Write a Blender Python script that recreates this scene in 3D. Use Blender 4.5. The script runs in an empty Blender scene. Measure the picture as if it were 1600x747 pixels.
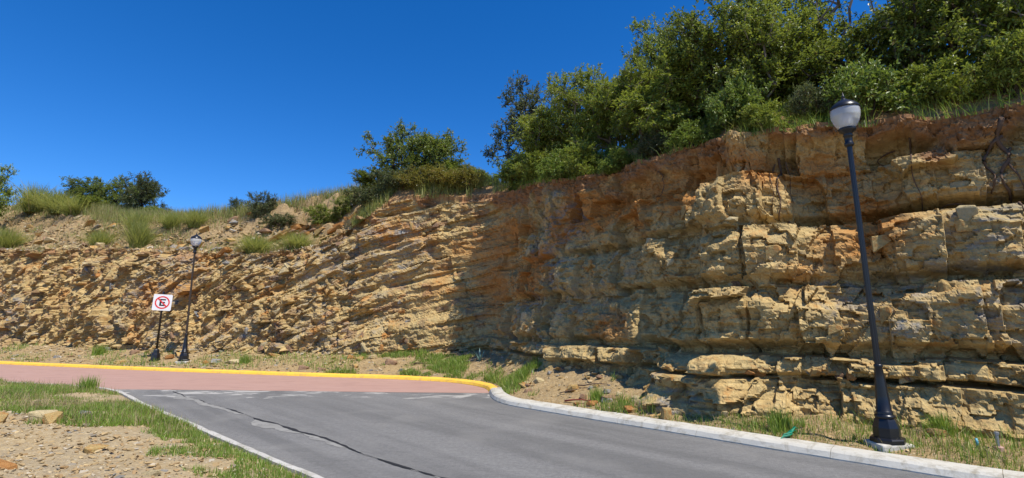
import bpy, bmesh, math, random
import numpy as np
from mathutils import Vector, Matrix

# ================================================================ camera, sky, sun, exposure
scene = bpy.context.scene
R = math.radians
cam_data = bpy.data.cameras.new('camera'); cam = bpy.data.objects.new('camera', cam_data)
scene.collection.objects.link(cam)
cam.location = (0, 0, 1.65); cam.rotation_euler = (R(90+9.0), 0, 0)
cam_data.sensor_width = 36; cam_data.lens = 18; cam_data.clip_end = 2000; cam_data.clip_start = .05
scene.camera = cam

SUN_EL, SUN_AZ = R(61), R(44)                  # azimuth: behind the camera, to its right
to_sun = Vector((math.sin(SUN_AZ)*math.cos(SUN_EL), -math.cos(SUN_AZ)*math.cos(SUN_EL), math.sin(SUN_EL)))
world = bpy.data.worlds.new('World'); scene.world = world; world.use_nodes = True
wn = world.node_tree.nodes; wl = world.node_tree.links
sky = wn.new('ShaderNodeTexSky'); sky.sky_type = 'NISHITA'; sky.sun_disc = False
sky.sun_elevation = SUN_EL; sky.sun_rotation = math.pi-SUN_AZ
sky.altitude = 1900; sky.air_density = 1.0; sky.dust_density = 0.0; sky.ozone_density = 6.0
bg = wn['Background']; bg.inputs['Strength'].default_value = .15
hsv = wn.new('ShaderNodeHueSaturation'); hsv.inputs['Hue'].default_value = .507; hsv.inputs['Saturation'].default_value = 1.29
wl.new(sky.outputs[0], hsv.inputs['Color']); wl.new(hsv.outputs[0], bg.inputs['Color'])
sun_data = bpy.data.lights.new('sun', 'SUN'); sun = bpy.data.objects.new('sun', sun_data); scene.collection.objects.link(sun)
sun_data.energy = 5.0; sun_data.angle = R(.53); sun_data.color = (1, .95, .86)
sun.rotation_euler = to_sun.to_track_quat('Z', 'Y').to_euler(); sun.location = (8, -12, 30)
vs = scene.view_settings; vs.view_transform = 'Standard'; vs.look = 'None'; vs.gamma = 1; vs.use_curve_mapping = False; vs.exposure = .30

rng = np.random.default_rng(11); random.seed(5)
C = scene.collection

# ================================================================ small helpers
def mesh_from(name, V, F):
    """V (n,3); F an (m,k) array or a list of such arrays / tuples"""
    me = bpy.data.meshes.new(name)
    if isinstance(F, np.ndarray): F = [F]
    if F and isinstance(F[0], np.ndarray):
        V = np.asarray(V, np.float32)
        me.vertices.add(len(V)); me.vertices.foreach_set('co', V.ravel())
        nl = sum(f.size for f in F); npoly = sum(len(f) for f in F)
        me.loops.add(nl); me.loops.foreach_set('vertex_index', np.concatenate([f.ravel() for f in F]).astype(np.int32))
        me.polygons.add(npoly)
        tot = np.concatenate([np.full(len(f), f.shape[1]) for f in F])
        me.polygons.foreach_set('loop_start', (np.cumsum(tot)-tot).astype(np.int32))
        me.update(calc_edges=True); me.validate()
    else:
        me.from_pydata([tuple(map(float, v)) for v in V], [], [tuple(map(int, f)) for f in F]); me.update()
    return me

def link(name, me, mat=None, parent=None, smooth=False):
    o = bpy.data.objects.new(name, me); C.objects.link(o)
    if mat is not None and me is not None and not me.materials: me.materials.append(mat)
    if parent is not None: o.parent = parent
    if me is not None and me.users == 1: me.polygons.foreach_set('use_smooth', np.full(len(me.polygons), smooth))
    return o

def tag(o, label=None, cat=None, group=None, kind=None):
    if label: o['label'] = label
    if cat: o['category'] = cat
    if group: o['group'] = group
    if kind: o['kind'] = kind
    return o

def empty(name, loc, rot=(0, 0, 0)):
    o = bpy.data.objects.new(name, None); C.objects.link(o); o.location = loc; o.rotation_euler = rot
    o.empty_display_size = .2
    return o

def set_attr(me, name, data):
    a = me.attributes.new(name, 'FLOAT', 'POINT'); a.data.foreach_set('value', np.asarray(data, np.float32).ravel())

def grid_faces(n, m):
    i = np.arange(n*m).reshape(n, m)
    return np.stack([i[:-1, :-1], i[1:, :-1], i[1:, 1:], i[:-1, 1:]], -1).reshape(-1, 4)

def lathe(profile, n=24, center=(0, 0, 0), rot=0.0, square=None):
    """profile: list of (radius, z)"""
    a = np.linspace(0, 2*math.pi, n, endpoint=False)+rot
    V = [[(r*math.cos(t)+center[0], r*math.sin(t)+center[1], z+center[2]) for t in a] for r, z in profile]
    V = np.array(V).reshape(-1, 3); F = []
    for k in range(len(profile)-1):
        for j in range(n):
            F.append((k*n+j, k*n+(j+1) % n, (k+1)*n+(j+1) % n, (k+1)*n+j))
    F.append(tuple(range(n-1, -1, -1))); F.append(tuple(range((len(profile)-1)*n, len(profile)*n)))
    return V, F

def tube(points, radii, n=6):
    P = [Vector(p) for p in points]; V = []; F = []
    up = Vector((.31, .2, .93))
    for i, p in enumerate(P):
        d = (P[min(i+1, len(P)-1)]-P[max(i-1, 0)]).normalized()
        a = d.cross(up); a = a.normalized() if a.length > .05 else d.orthogonal().normalized()
        b = d.cross(a)
        for j in range(n):
            t = 2*math.pi*j/n; V.append(tuple(p+(a*math.cos(t)+b*math.sin(t))*radii[i]))
    for i in range(len(P)-1):
        for j in range(n): F.append((i*n+j, i*n+(j+1) % n, (i+1)*n+(j+1) % n, (i+1)*n+j))
    F.append(tuple(range(n-1, -1, -1))); F.append(tuple(range((len(P)-1)*n, len(P)*n)))
    return V, F

def box_geo(x0, x1, y0, y1, z0, z1):
    V = [(x, y, z) for z in (z0, z1) for y in (y0, y1) for x in (x0, x1)]
    return V, [(0, 2, 3, 1), (4, 5, 7, 6), (0, 1, 5, 4), (1, 3, 7, 5), (3, 2, 6, 7), (2, 0, 4, 6)]

def bevelled(name, V, F, width, seg=2):
    bm = bmesh.new(); vs_ = [bm.verts.new(v) for v in V]
    for f in F: bm.faces.new([vs_[i] for i in f])
    bmesh.ops.bevel(bm, geom=bm.edges[:], offset=width, segments=seg, profile=.5, affect='EDGES')
    me = bpy.data.meshes.new(name); bm.to_mesh(me); bm.free(); return me

# ================================================================ materials
class NT:
    def __init__(s, name):
        s.m = bpy.data.materials.new(name); s.m.use_nodes = True; s.t = s.m.node_tree; s.n = s.t.nodes; s.bsdf = s.n['Principled BSDF']
        s.co = s.n.new('ShaderNodeTexCoord').outputs['Object']
    def lk(s, a, b): s.t.links.new(a, b)
    def node(s, kind, **kw):
        n = s.n.new(kind)
        for k, v in kw.items(): setattr(n, k, v)
        return n
    def noise(s, scale, detail=4, rough=.55, dist=0, stretch=None, co=None):
        n = s.n.new('ShaderNodeTexNoise'); n.inputs['Scale'].default_value = scale; n.inputs['Detail'].default_value = detail
        n.inputs['Roughness'].default_value = rough; n.inputs['Distortion'].default_value = dist
        c = co or s.co
        if stretch:
            mp = s.n.new('ShaderNodeMapping'); mp.inputs['Scale'].default_value = stretch; s.lk(c, mp.inputs[0]); c = mp.outputs[0]
        s.lk(c, n.inputs['Vector']); return n.outputs['Fac']
    def ramp(s, fac, stops, interp='LINEAR'):
        n = s.n.new('ShaderNodeValToRGB'); n.color_ramp.interpolation = interp
        el = n.color_ramp.elements
        while len(el) < len(stops): el.new(.5)
        for e, (p, c) in zip(el, stops):
            e.position = p; e.color = (*c, 1) if isinstance(c, tuple) else (c, c, c, 1)
        s.lk(fac, n.inputs[0]); return n.outputs[0]
    def mix(s, fac, a, b, mode='MIX'):
        n = s.n.new('ShaderNodeMix'); n.data_type = 'RGBA'; n.blend_type = mode
        for sock, v in ((n.inputs[0], fac), (n.inputs[6], a), (n.inputs[7], b)):
            if isinstance(v, (int, float)): sock.default_value = v
            elif isinstance(v, tuple): sock.default_value = (*v, 1)
            else: s.lk(v, sock)
        return n.outputs[2]
    def math(s, op, a, b=0.0, clamp=False):
        n = s.n.new('ShaderNodeMath'); n.operation = op; n.use_clamp = clamp
        for sock, v in ((n.inputs[0], a), (n.inputs[1], b)):
            if isinstance(v, (int, float)): sock.default_value = v
            else: s.lk(v, sock)
        return n.outputs[0]
    def attr(s, name):
        n = s.n.new('ShaderNodeAttribute'); n.attribute_name = name; return n.outputs['Fac']
    def bump(s, h, strength=.5, dist=.02, base=None):
        n = s.n.new('ShaderNodeBump'); n.inputs['Strength'].default_value = strength; n.inputs['Distance'].default_value = dist
        s.lk(h, n.inputs['Height'])
        if base is not None: s.lk(base, n.inputs['Normal'])
        return n.outputs[0]
    def done(s, col, rough=.9, normal=None, spec=.25, metal=0.0):
        b = s.bsdf
        for sock, v in ((b.inputs['Base Color'], col), (b.inputs['Roughness'], rough)):
            if isinstance(v, (int, float)): sock.default_value = v
            elif isinstance(v, tuple): sock.default_value = (*v, 1)
            else: s.lk(v, sock)
        b.inputs['Specular IOR Level'].default_value = spec; b.inputs['Metallic'].default_value = metal
        if normal is not None: s.lk(normal, b.inputs['Normal'])
        return s.m

M = {}
def rock_mat():
    t = NT('rock')
    tint, soil, orange, grey = t.attr('tint'), t.attr('soil'), t.attr('orange'), t.attr('grey')
    n1 = t.noise(1.1, 6, .62, .6); n2 = t.noise(7, 6, .65); n3 = t.noise(32, 4, .6); n4 = t.noise(2.3, 5, .6, 1.0, (1, 1, 2.2))
    base = t.ramp(n2, [(.28, (.25, .162, .068)), (.5, (.46, .318, .132)), (.72, (.61, .46, .215))])
    col = t.mix(t.math('MULTIPLY', t.ramp(n1, [(.42, 0.0), (.66, 1.0)]), .65), base, (.39, .31, .15))          # olive buff
    col = t.mix(t.math('MULTIPLY', t.ramp(tint, [(.0, 1.0), (.34, 0.0)]), .75), col, (.235, .135, .085))             # purple brown pieces
    col = t.mix(t.math('MULTIPLY', t.ramp(tint, [(.72, 0.0), (.98, 1.0)]), .55), col, (.62, .45, .20))            # pale pieces
    rust = t.math('ADD', orange, t.ramp(n4, [(.56, 0.0), (.72, .75)]), True)
    col = t.mix(rust, col, t.mix(n2, (.32, .125, .03), (.58, .29, .085)))
    gm = t.math('MULTIPLY', grey, t.ramp(n4, [(.30, 1.0), (.52, 0.0)]), True)
    col = t.mix(gm, col, t.mix(n3, (.13, .125, .115), (.34, .33, .31)))
    col = t.mix(soil, col, t.mix(n2, (.17, .085, .042), (.43, .235, .105)))
    col = t.mix(t.math('MULTIPLY', t.ramp(n3, [(.30, 1.0), (.48, 0.0)]), .30), col, (.11, .07, .035))
    h = t.math('ADD', t.math('MULTIPLY', n3, .6), n2)
    fine = t.noise(95, 3, .6)
    nb = t.bump(fine, .35, .012, t.bump(h, .75, .05))
    return t.done(col, .93, nb, .15)
M['rock'] = rock_mat()

def earth_mat(name, a, b, c, speck=True):
    t = NT(name)
    n1 = t.noise(1.3, 5, .6, .4); n2 = t.noise(11, 6, .65); n3 = t.noise(60, 3, .6)
    col = t.mix(t.ramp(n1, [(.35, 0.0), (.65, 1.0)]), a, b)
    col = t.mix(t.ramp(n2, [(.35, 0.0), (.72, 1.0)]), col, c)
    if speck:
        v = t.node('ShaderNodeTexVoronoi'); v.inputs['Scale'].default_value = 34; t.lk(t.co, v.inputs['Vector'])
        sp = t.ramp(v.outputs['Color'], [(.15, (.18, .16, .13)), (.55, c), (.9, (.56, .50, .38))])
        col = t.mix(t.math('MULTIPLY', t.ramp(v.outputs['Distance'], [(.25, 1.0), (.5, 0.0)]), .55), col, sp)
    nb = t.bump(n3, .5, .012, t.bump(n2, .8, .05))
    return t.done(col, .95, nb, .12)
M['earth'] = earth_mat('verge_earth', (.33, .235, .12), (.27, .215, .14), (.43, .33, .185))
M['talus'] = earth_mat('talus_earth', (.28, .19, .085), (.22, .155, .08), (.40, .285, .14))
M['hill'] = earth_mat('hill_earth', (.27, .18, .085), (.19, .13, .07), (.38, .265, .13))

def stone_mat(name, a, b, rust=None):
    t = NT(name)
    n2 = t.noise(6, 6, .65); n3 = t.noise(38, 4, .6)
    oi = t.node('ShaderNodeObjectInfo').outputs['Random']
    col = t.mix(t.ramp(n2, [(.3, 0.0), (.7, 1.0)]), a, b)
    if rust: col = t.mix(t.ramp(t.noise(2.5, 4), [(.5, 0.0), (.62, .9)]), col, rust)
    col = t.mix(t.math('MULTIPLY', oi, .35), col, (a[0]*.55, a[1]*.55, a[2]*.55))
    return t.done(col, .92, t.bump(n3, .5, .012, t.bump(n2, .8, .04)), .15)
STONES = [stone_mat('stone_ochre', (.35, .23, .085), (.56, .40, .17), (.44, .20, .06)),
          stone_mat('stone_rust', (.34, .14, .04), (.52, .28, .10)),
          stone_mat('stone_grey', (.20, .195, .18), (.38, .36, .32), (.36, .25, .12)),
          stone_mat('stone_brown', (.22, .125, .075), (.36, .235, .14)),
          stone_mat('stone_buff', (.42, .33, .17), (.58, .47, .27))]

def asphalt():
    t = NT('asphalt')
    n1 = t.noise(.5, 5, .6, .4); n2 = t.noise(70, 4, .75); n3 = t.noise(1.6, 5, .6, .3, (1, 5, 1)); n4 = t.noise(120, 2, .7)
    col = t.mix(n1, (.132, .128, .122), (.185, .18, .171))
    col = t.mix(t.ramp(n2, [(.36, .0), (.7, .75)]), col, (.275, .268, .255))
    col = t.mix(t.ramp(n4, [(.62, 0.0), (.70, .8)]), col, (.42, .41, .39))
    col = t.mix(t.math('MULTIPLY', t.ramp(n3, [(.5, 0.0), (.75, 1.0)]), .35), col, (.10, .098, .094))
    mp = t.node('ShaderNodeMapping'); mp.inputs['Rotation'].default_value = (0, 0, R(46)); t.lk(t.co, mp.inputs[0])
    wear = t.noise(1.0, 4, .6, .2, (.10, 1.6, 1), mp.outputs[0])
    col = t.mix(t.math('MULTIPLY', t.ramp(wear, [(.38, 1.0), (.56, 0.0)]), .55), col, (.108, .106, .101))
    col = t.mix(t.math('MULTIPLY', t.ramp(wear, [(.55, 0.0), (.72, 1.0)]), .45), col, (.235, .23, .215))
    n5 = t.noise(17, 5, .75); n6 = t.noise(.9, 3, .5, .3)
    col = t.mix(t.ramp(n5, [(.42, .0), (.62, .5)]), col, (.11, .108, .103))
    col = t.mix(t.math('MULTIPLY', t.ramp(n6, [(.52, 0.0), (.68, 1.0)]), .30), col, (.25, .24, .22))
    # pale cement smears beside the coloured paving, stretched along the driving direction
    sep = t.node('ShaderNodeSeparateXYZ'); t.lk(t.co, sep.inputs[0])
    band = t.math('MULTIPLY', t.ramp(t.math('DIVIDE', t.math('SUBTRACT', sep.outputs[1], 10.6), 2.0), [(.0, 0.0), (.45, .75), (.9, 1.0)]),
                  t.ramp(t.math('DIVIDE', t.math('SUBTRACT', sep.outputs[1], 10.6), 2.0), [(.97, 1.0), (1.0, 1.0)]))
    sm = t.noise(1.15, 5, .62, .8, (.9, 2.0, 1))
    mask = t.ramp(t.math('MULTIPLY', sm, t.math('ADD', t.math('MULTIPLY', band, .42), .75)), [(.605, 0.0), (.66, .75)])
    mask = t.math('MULTIPLY', mask, t.ramp(sep.outputs[1], [(.0, 0.0), (1.0, 1.0)]))
    col = t.mix(t.math('MULTIPLY', mask, t.ramp(band, [(.05, 0.0), (.3, 1.0)])), col, (.44, .42, .38))
    return t.done(col, .92, t.bump(n2, .8, .012), .2)
M['asphalt'] = asphalt()

def pink():
    t = NT('pink_paving')
    n1 = t.noise(.7, 5, .6, .3, (1, 3, 1)); n2 = t.noise(60, 3, .7); n3 = t.noise(2.2, 6, .65, .4, (.7, 4, 1))
    col = t.mix(n1, (.34, .20, .155), (.42, .265, .215))
    col = t.mix(t.ramp(n3, [(.52, 0.0), (.70, .7)]), col, (.25, .15, .12))
    col = t.mix(t.ramp(n2, [(.5, 0.0), (.8, .4)]), col, (.48, .32, .27))
    return t.done(col, .85, t.bump(n2, .4, .005), .25)
M['pink'] = pink()

def concrete(name, a, b, dirt):
    t = NT(name)
    n1 = t.noise(2.5, 5, .6, .3); n2 = t.noise(40, 4, .65); n3 = t.noise(6, 5, .7, .6)
    col = t.mix(n1, a, b)
    col = t.mix(t.ramp(n3, [(.48, 0.0), (.68, .75)]), col, dirt)
    col = t.mix(t.ramp(n2, [(.62, 0.0), (.72, .35)]), col, dirt)
    return t.done(col, .87, t.bump(n2, .4, .008), .2)
M['kerb_white'] = concrete('kerb_concrete', (.44, .415, .35), (.57, .54, .465), (.26, .22, .15))
M['kerb_grey'] = concrete('old_kerb_concrete', (.40, .38, .34), (.54, .52, .47), (.25, .22, .17))
M['kerb_yellow'] = concrete('yellow_paint', (.80, .46, .045), (.86, .53, .075), (.48, .31, .10))
M['cement'] = concrete('cement_slurry', (.20, .192, .175), (.31, .30, .272), (.14, .135, .128))

def plain(name, col, rough=.5, metal=0.0, spec=.4, var=.15, scale=9):
    t = NT(name); n = t.noise(scale, 5, .6)
    c = t.mix(t.math('MULTIPLY', n, var*2), col, tuple(min(1, k*.6) for k in col))
    return t.done(c, rough, t.bump(t.noise(70, 3), .08, .004), spec, metal)
M['crack_shade'] = plain('painted_crack_shade', (.018, .018, .019), .85)  # near-black colour standing in for the shade down in the road crack
M['black'] = plain('black_paint', (.012, .012, .014), .32, 0, .5)
M['pole_worn'] = plain('weathered_brown_paint', (.05, .034, .022), .5, 0, .4, .3, 20)
M['sign_white'] = plain('sign_white', (.80, .80, .80), .35)
M['sign_red'] = plain('sign_red', (.72, .035, .035), .4)
M['sign_black'] = plain('sign_black', (.015, .015, .017), .4)
M['steel'] = plain('galvanised_steel', (.42, .43, .44), .4, .8)
M['green_plastic'] = plain('green_plastic', (.0, .20, .105), .4)
M['blue_plastic'] = plain('blue_plastic', (.10, .33, .40), .4)
M['bark'] = plain('bark', (.085, .065, .048), .95, 0, .1, .4, 14)
M['dark_bark'] = plain('dark_bark', (.045, .035, .028), .95, 0, .1, .4, 14)
M['grey_bark'] = plain('dead_wood', (.22, .19, .165), .95, 0, .1, .4, 14)
M['root'] = plain('root_bark', (.15, .10, .07), .95, 0, .1, .4, 20)
M['red_wood'] = plain('red_stick', (.28, .065, .035), .8)

def glass():
    t = NT('frosted_globe')
    b = t.bsdf; b.inputs['Base Color'].default_value = (.86, .86, .84, 1); b.inputs['Roughness'].default_value = .22
    b.inputs['Transmission Weight'].default_value = .55; b.inputs['IOR'].default_value = 1.35; b.inputs['Coat Weight'].default_value = .4
    return t.m
M['globe'] = glass()

def leaf_mat(name, dark, light, dry=None, trans=.36, gloss=.42):
    t = NT(name)
    geo = t.node('ShaderNodeNewGeometry'); rnd = geo.outputs['Random Per Island']
    oi = t.node('ShaderNodeObjectInfo').outputs['Random']
    big = t.noise(1.4, 3, .5)
    col = t.mix(rnd, dark, light)
    col = t.mix(t.math('MULTIPLY', t.ramp(big, [(.4, 0.0), (.65, 1.0)]), .5), col, light)
    col = t.mix(t.math('MULTIPLY', oi, .35), col, dark)
    if dry: col = t.mix(t.ramp(rnd, [(.93, 0.0), (.95, 1.0)]), col, dry)
    b = t.bsdf; t.lk(col, b.inputs['Base Color']); b.inputs['Roughness'].default_value = gloss; b.inputs['Specular IOR Level'].default_value = .4
    tr = t.node('ShaderNodeBsdfTranslucent'); t.lk(t.mix(.5, col, (light[0]*1.3, light[1]*1.25, light[2]*.7)), tr.inputs[0])
    ms = t.node('ShaderNodeMixShader'); ms.inputs[0].default_value = trans
    t.lk(b.outputs[0], ms.inputs[1]); t.lk(tr.outputs[0], ms.inputs[2]); t.lk(ms.outputs[0], t.n['Material Output'].inputs[0])
    return t.m
M['leaf_dark'] = leaf_mat('leaf_dark', (.072, .115, .020), (.24, .29, .052), (.16, .12, .03))
M['leaf_mid'] = leaf_mat('leaf_mid', (.095, .148, .024), (.32, .375, .062), (.20, .16, .04))
M['leaf_bright'] = leaf_mat('leaf_bright', (.095, .155, .026), (.24, .32, .06), (.26, .22, .05))
M['leaf_grey'] = leaf_mat('leaf_grey', (.055, .078, .034), (.15, .18, .075), (.18, .11, .06))
M['leaf_yellow'] = leaf_mat('leaf_yellow', (.13, .14, .025), (.31, .27, .055), (.30, .17, .06))
M['grass'] = leaf_mat('grass_green', (.11, .185, .026), (.29, .40, .065), (.48, .41, .17), .35, .5)
M['grass_pale'] = leaf_mat('grass_pale', (.16, .20, .045), (.36, .38, .115), (.46, .38, .19), .4, .5)
M['grass_dry'] = leaf_mat('grass_dry', (.25, .19, .095), (.44, .36, .19), (.20, .12, .07), .35, .6)
M['agave'] = leaf_mat('leaf_bluegreen', (.10, .20, .18), (.20, .32, .28), None, .1, .5)
# ---------------------------------------------------------------- terrain mathematics (plan curves, cliff relief, hill profile)
def hash01(ix, iy, iz, seed):
    M = 0xFFFFFFFF
    h = (ix.astype(np.int64)*374761393 + iy.astype(np.int64)*668265263 + iz.astype(np.int64)*2147483647 + seed*974634777) & M
    h = ((h ^ (h >> 13))*1274126177) & M
    h = ((h ^ (h >> 16))*2246822519) & M
    h = h ^ (h >> 15)
    return (h & 0xFFFFFF)/float(0xFFFFFF)

def vnoise(x, y, z=0.0, seed=0):
    x, y, z = np.broadcast_arrays(np.asarray(x, float), np.asarray(y, float), np.asarray(z, float))
    ix, iy, iz = np.floor(x), np.floor(y), np.floor(z)
    fx, fy, fz = x-ix, y-iy, z-iz
    fx, fy, fz = [t*t*(3-2*t) for t in (fx, fy, fz)]
    r = 0
    for a in (0, 1):
        for b in (0, 1):
            for c in (0, 1):
                w = (fx if a else 1-fx)*(fy if b else 1-fy)*(fz if c else 1-fz)
                r = r + w*hash01(ix+a, iy+b, iz+c, seed)
    return r*2-1

def fbm(x, y, z=0.0, seed=0, octaves=4, gain=.5):
    r, a = 0, 1.0
    for o in range(octaves):
        f = 2.03**o
        r = r + a*vnoise(np.asarray(x)*f, np.asarray(y)*f, np.asarray(z)*f, seed+o*17)
        a *= gain
    return r

def facets(x, y, seed, tilt=.5, tx=0.0, ty=0.0, ch=.6):
    """angular broken faces: every Voronoi cell is a randomly offset, randomly tilted plane. Returns height, cell random, F2-F1."""
    ix, iy = np.floor(x), np.floor(y)
    b1 = np.full(x.shape, 9e9); b2 = b1.copy(); v = np.zeros(x.shape); r = np.zeros(x.shape)
    o0 = np.zeros(x.shape, int)
    for a in (-1, 0, 1):
        for b in (-1, 0, 1):
            cx, cy = ix+a, iy+b
            px = cx+.1+.8*hash01(cx, cy, o0, seed); py = cy+.1+.8*hash01(cx, cy, o0, seed+1)
            dx, dy = x-px, y-py
            d = np.maximum(np.abs(dx), np.abs(dy))*ch+np.sqrt(dx*dx+dy*dy)*(1-ch)
            off = hash01(cx, cy, o0, seed+2)
            gx = (hash01(cx, cy, o0, seed+3)-.5)*2*tilt+tx; gy = (hash01(cx, cy, o0, seed+4)-.5)*2*tilt+ty
            near = d < b1
            b2 = np.where(near, b1, np.minimum(b2, d))
            v = np.where(near, (off-.5)*2+gx*dx+gy*dy, v); r = np.where(near, hash01(cx, cy, o0, seed+5), r)
            b1 = np.where(near, d, b1)
    return v, r, b2-b1

def sstep(a, b, x):
    t = np.clip((np.asarray(x, float)-a)/(b-a), 0, 1)
    return t*t*(3-2*t)

BASE = np.array([(-46, 34.5), (-38, 31), (-31, 28), (-24.3, 24.6), (-19.1, 22.3), (-14.9, 20.4), (-11.6, 19.45), (-8.8, 18.9), (-6.6, 18.7),
                 (-4.4, 18.45), (-2.4, 18.05), (-1.35, 17.7), (-.75, 17.0), (-.4, 15.7), (.6, 13.5), (1.5, 11.9), (2.2, 10.6), (2.85, 9.35), (3.5, 8.45),
                 (4.35, 7.9), (5.25, 7.4), (6.1, 6.75), (7.0, 6.0), (8.5, 4.6), (10.5, 2.6), (13, -1)], float)

def catmull(P, step):
    P = np.asarray(P, float); Q = np.vstack([2*P[0]-P[1], P, 2*P[-1]-P[-2]]); out = []
    for i in range(1, len(Q)-2):
        n = max(2, int(np.linalg.norm(Q[i+1]-Q[i])/step)+1)
        t = np.linspace(0, 1, n, endpoint=False)[:, None]
        out.append(.5*(2*Q[i]+(Q[i+1]-Q[i-1])*t+(2*Q[i-1]-5*Q[i]+4*Q[i+1]-Q[i+2])*t**2+(3*Q[i]-Q[i-1]-3*Q[i+1]+Q[i+2])*t**3))
    out.append(P[-1:]); C = np.vstack(out)
    d = np.r_[0, np.cumsum(np.linalg.norm(np.diff(C, axis=0), axis=1))]
    s = np.arange(0, d[-1], step)
    return s, np.column_stack([np.interp(s, d, C[:, k]) for k in range(C.shape[1])])

CS, CP = catmull(BASE, .1); CS = CS-.27                     # cliff foot in plan, s grows from left to right
_t = np.gradient(CP, axis=0)
_k = np.exp(-np.linspace(-2.8, 2.8, 31)**2); _k /= _k.sum()
_t = np.column_stack([np.convolve(np.pad(_t[:, i], 15, mode='edge'), _k, 'valid') for i in (0, 1)])
_t /= np.linalg.norm(_t, axis=1)[:, None]
CN = np.column_stack([-_t[:, 1], _t[:, 0]])      # points into the hill
def foot(s):
    return np.stack([np.interp(s, CS, CP[:, 0]), np.interp(s, CS, CP[:, 1])], -1)
def inward(s):
    n = np.stack([np.interp(s, CS, CN[:, 0]), np.interp(s, CS, CN[:, 1])], -1)
    return n/np.linalg.norm(n, axis=-1, keepdims=True)

def table(pairs):
    a = np.array(pairs, float)
    return lambda s: np.interp(s, a[:, 0], a[:, 1])
rim_set = table([(0, 1.1), (38, 1.15), (44, 1.1), (48, .95), (54, .85), (57.5, 1.05), (72, 1.1)])
rim_z0 = table([(0, 6.4), (14.8, 5.64), (19.5, 5.32), (26.2, 5.03), (31.2, 4.67), (35.5, 4.41), (38.7, 4.23), (40.8, 4.4), (42.0, 4.85), (43.2, 5.75), (44.2, 6.3),
                (45.4, 6.42), (46.6, 6.27), (48, 6.2), (51.7, 5.63), (54.2, 5.27), (55.7, 5.15), (57.5, 5.05), (59, 5.0), (60.8, 4.92), (61.6, 4.8), (64, 4.5), (72, 4.2)])
bench_w = table([(0, 1.0), (20, 1.0), (30, 1.4), (38, 1.5), (41, 1.2), (43.4, 0.0), (72, 0.0)])
crest_z = table([(0, 11), (10, 9.7), (16.5, 8.8), (23, 7.4), (29, 6.85), (34.5, 7.0), (38, 7.75), (41, 7.9), (43.3, 7.25), (46.6, 6.75), (48, 6.8), (52, 6.3), (58, 5.7), (72, 5.4)])
back_sl = table([(0, .05), (40, .06), (46, .10), (50, .28), (72, .30)])
def rim_z(s): return rim_z0(s)+.07*fbm(s*.9, 3.3, seed=5, octaves=3)+.05*vnoise(s*4, 1.7, seed=8)
def hill_z(s, d):
    """height of the ground above the cliff, d metres behind the rim"""
    r, b, c = rim_z(s), bench_w(s), crest_z(s)
    base = r+.22*np.minimum(d, b)
    run = np.maximum(c-base, .05)/.85
    up = np.clip(d-b, 0, run)
    return base+.85*up+back_sl(s)*np.maximum(d-b-run, 0)
RIM = CP+CN*rim_set(CS)[:, None]
def near_line(P, LP, LN):
    """index of the nearest line point and signed distance along its normal"""
    idx = np.empty(len(P), int)
    Q = LP[::5]; q2 = (Q*Q).sum(1)
    for k in range(0, len(P), 6000):
        p = P[k:k+6000]; c = (q2[None]-2*p@Q.T).argmin(1)*5                      # coarse, then refine among the neighbours
        cand = np.clip(c[:, None]+np.arange(-4, 5)[None], 0, len(LP)-1)
        idx[k:k+6000] = cand[np.arange(len(p)), ((p[:, None]-LP[cand])**2).sum(-1).argmin(1)]
    v = P-LP[idx]; sg = (v*LN[idx]).sum(1)
    return idx, np.sign(sg)*np.linalg.norm(v, axis=1)
def hill_xy(x, y):
    i, d = near_line(np.array([[x, y]], float), RIM, CN)
    return float(hill_z(CS[i], np.maximum(d, 0))[0])

_dips = table([(0, .75), (36, .72), (41, .50), (44, .30), (47, .16), (49, .03), (53, -.02), (72, .02)])
_dip_h = np.r_[0, np.cumsum((_dips(CS[1:])+_dips(CS[:-1]))*.5*np.diff(CS))]
ZB = np.array([-.6, .74, 1.08, 2.2, 3.28, 4.2, 7.5]); SETB = np.array([0, .26, .36, .60, .86, .98, 1.0])

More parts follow.
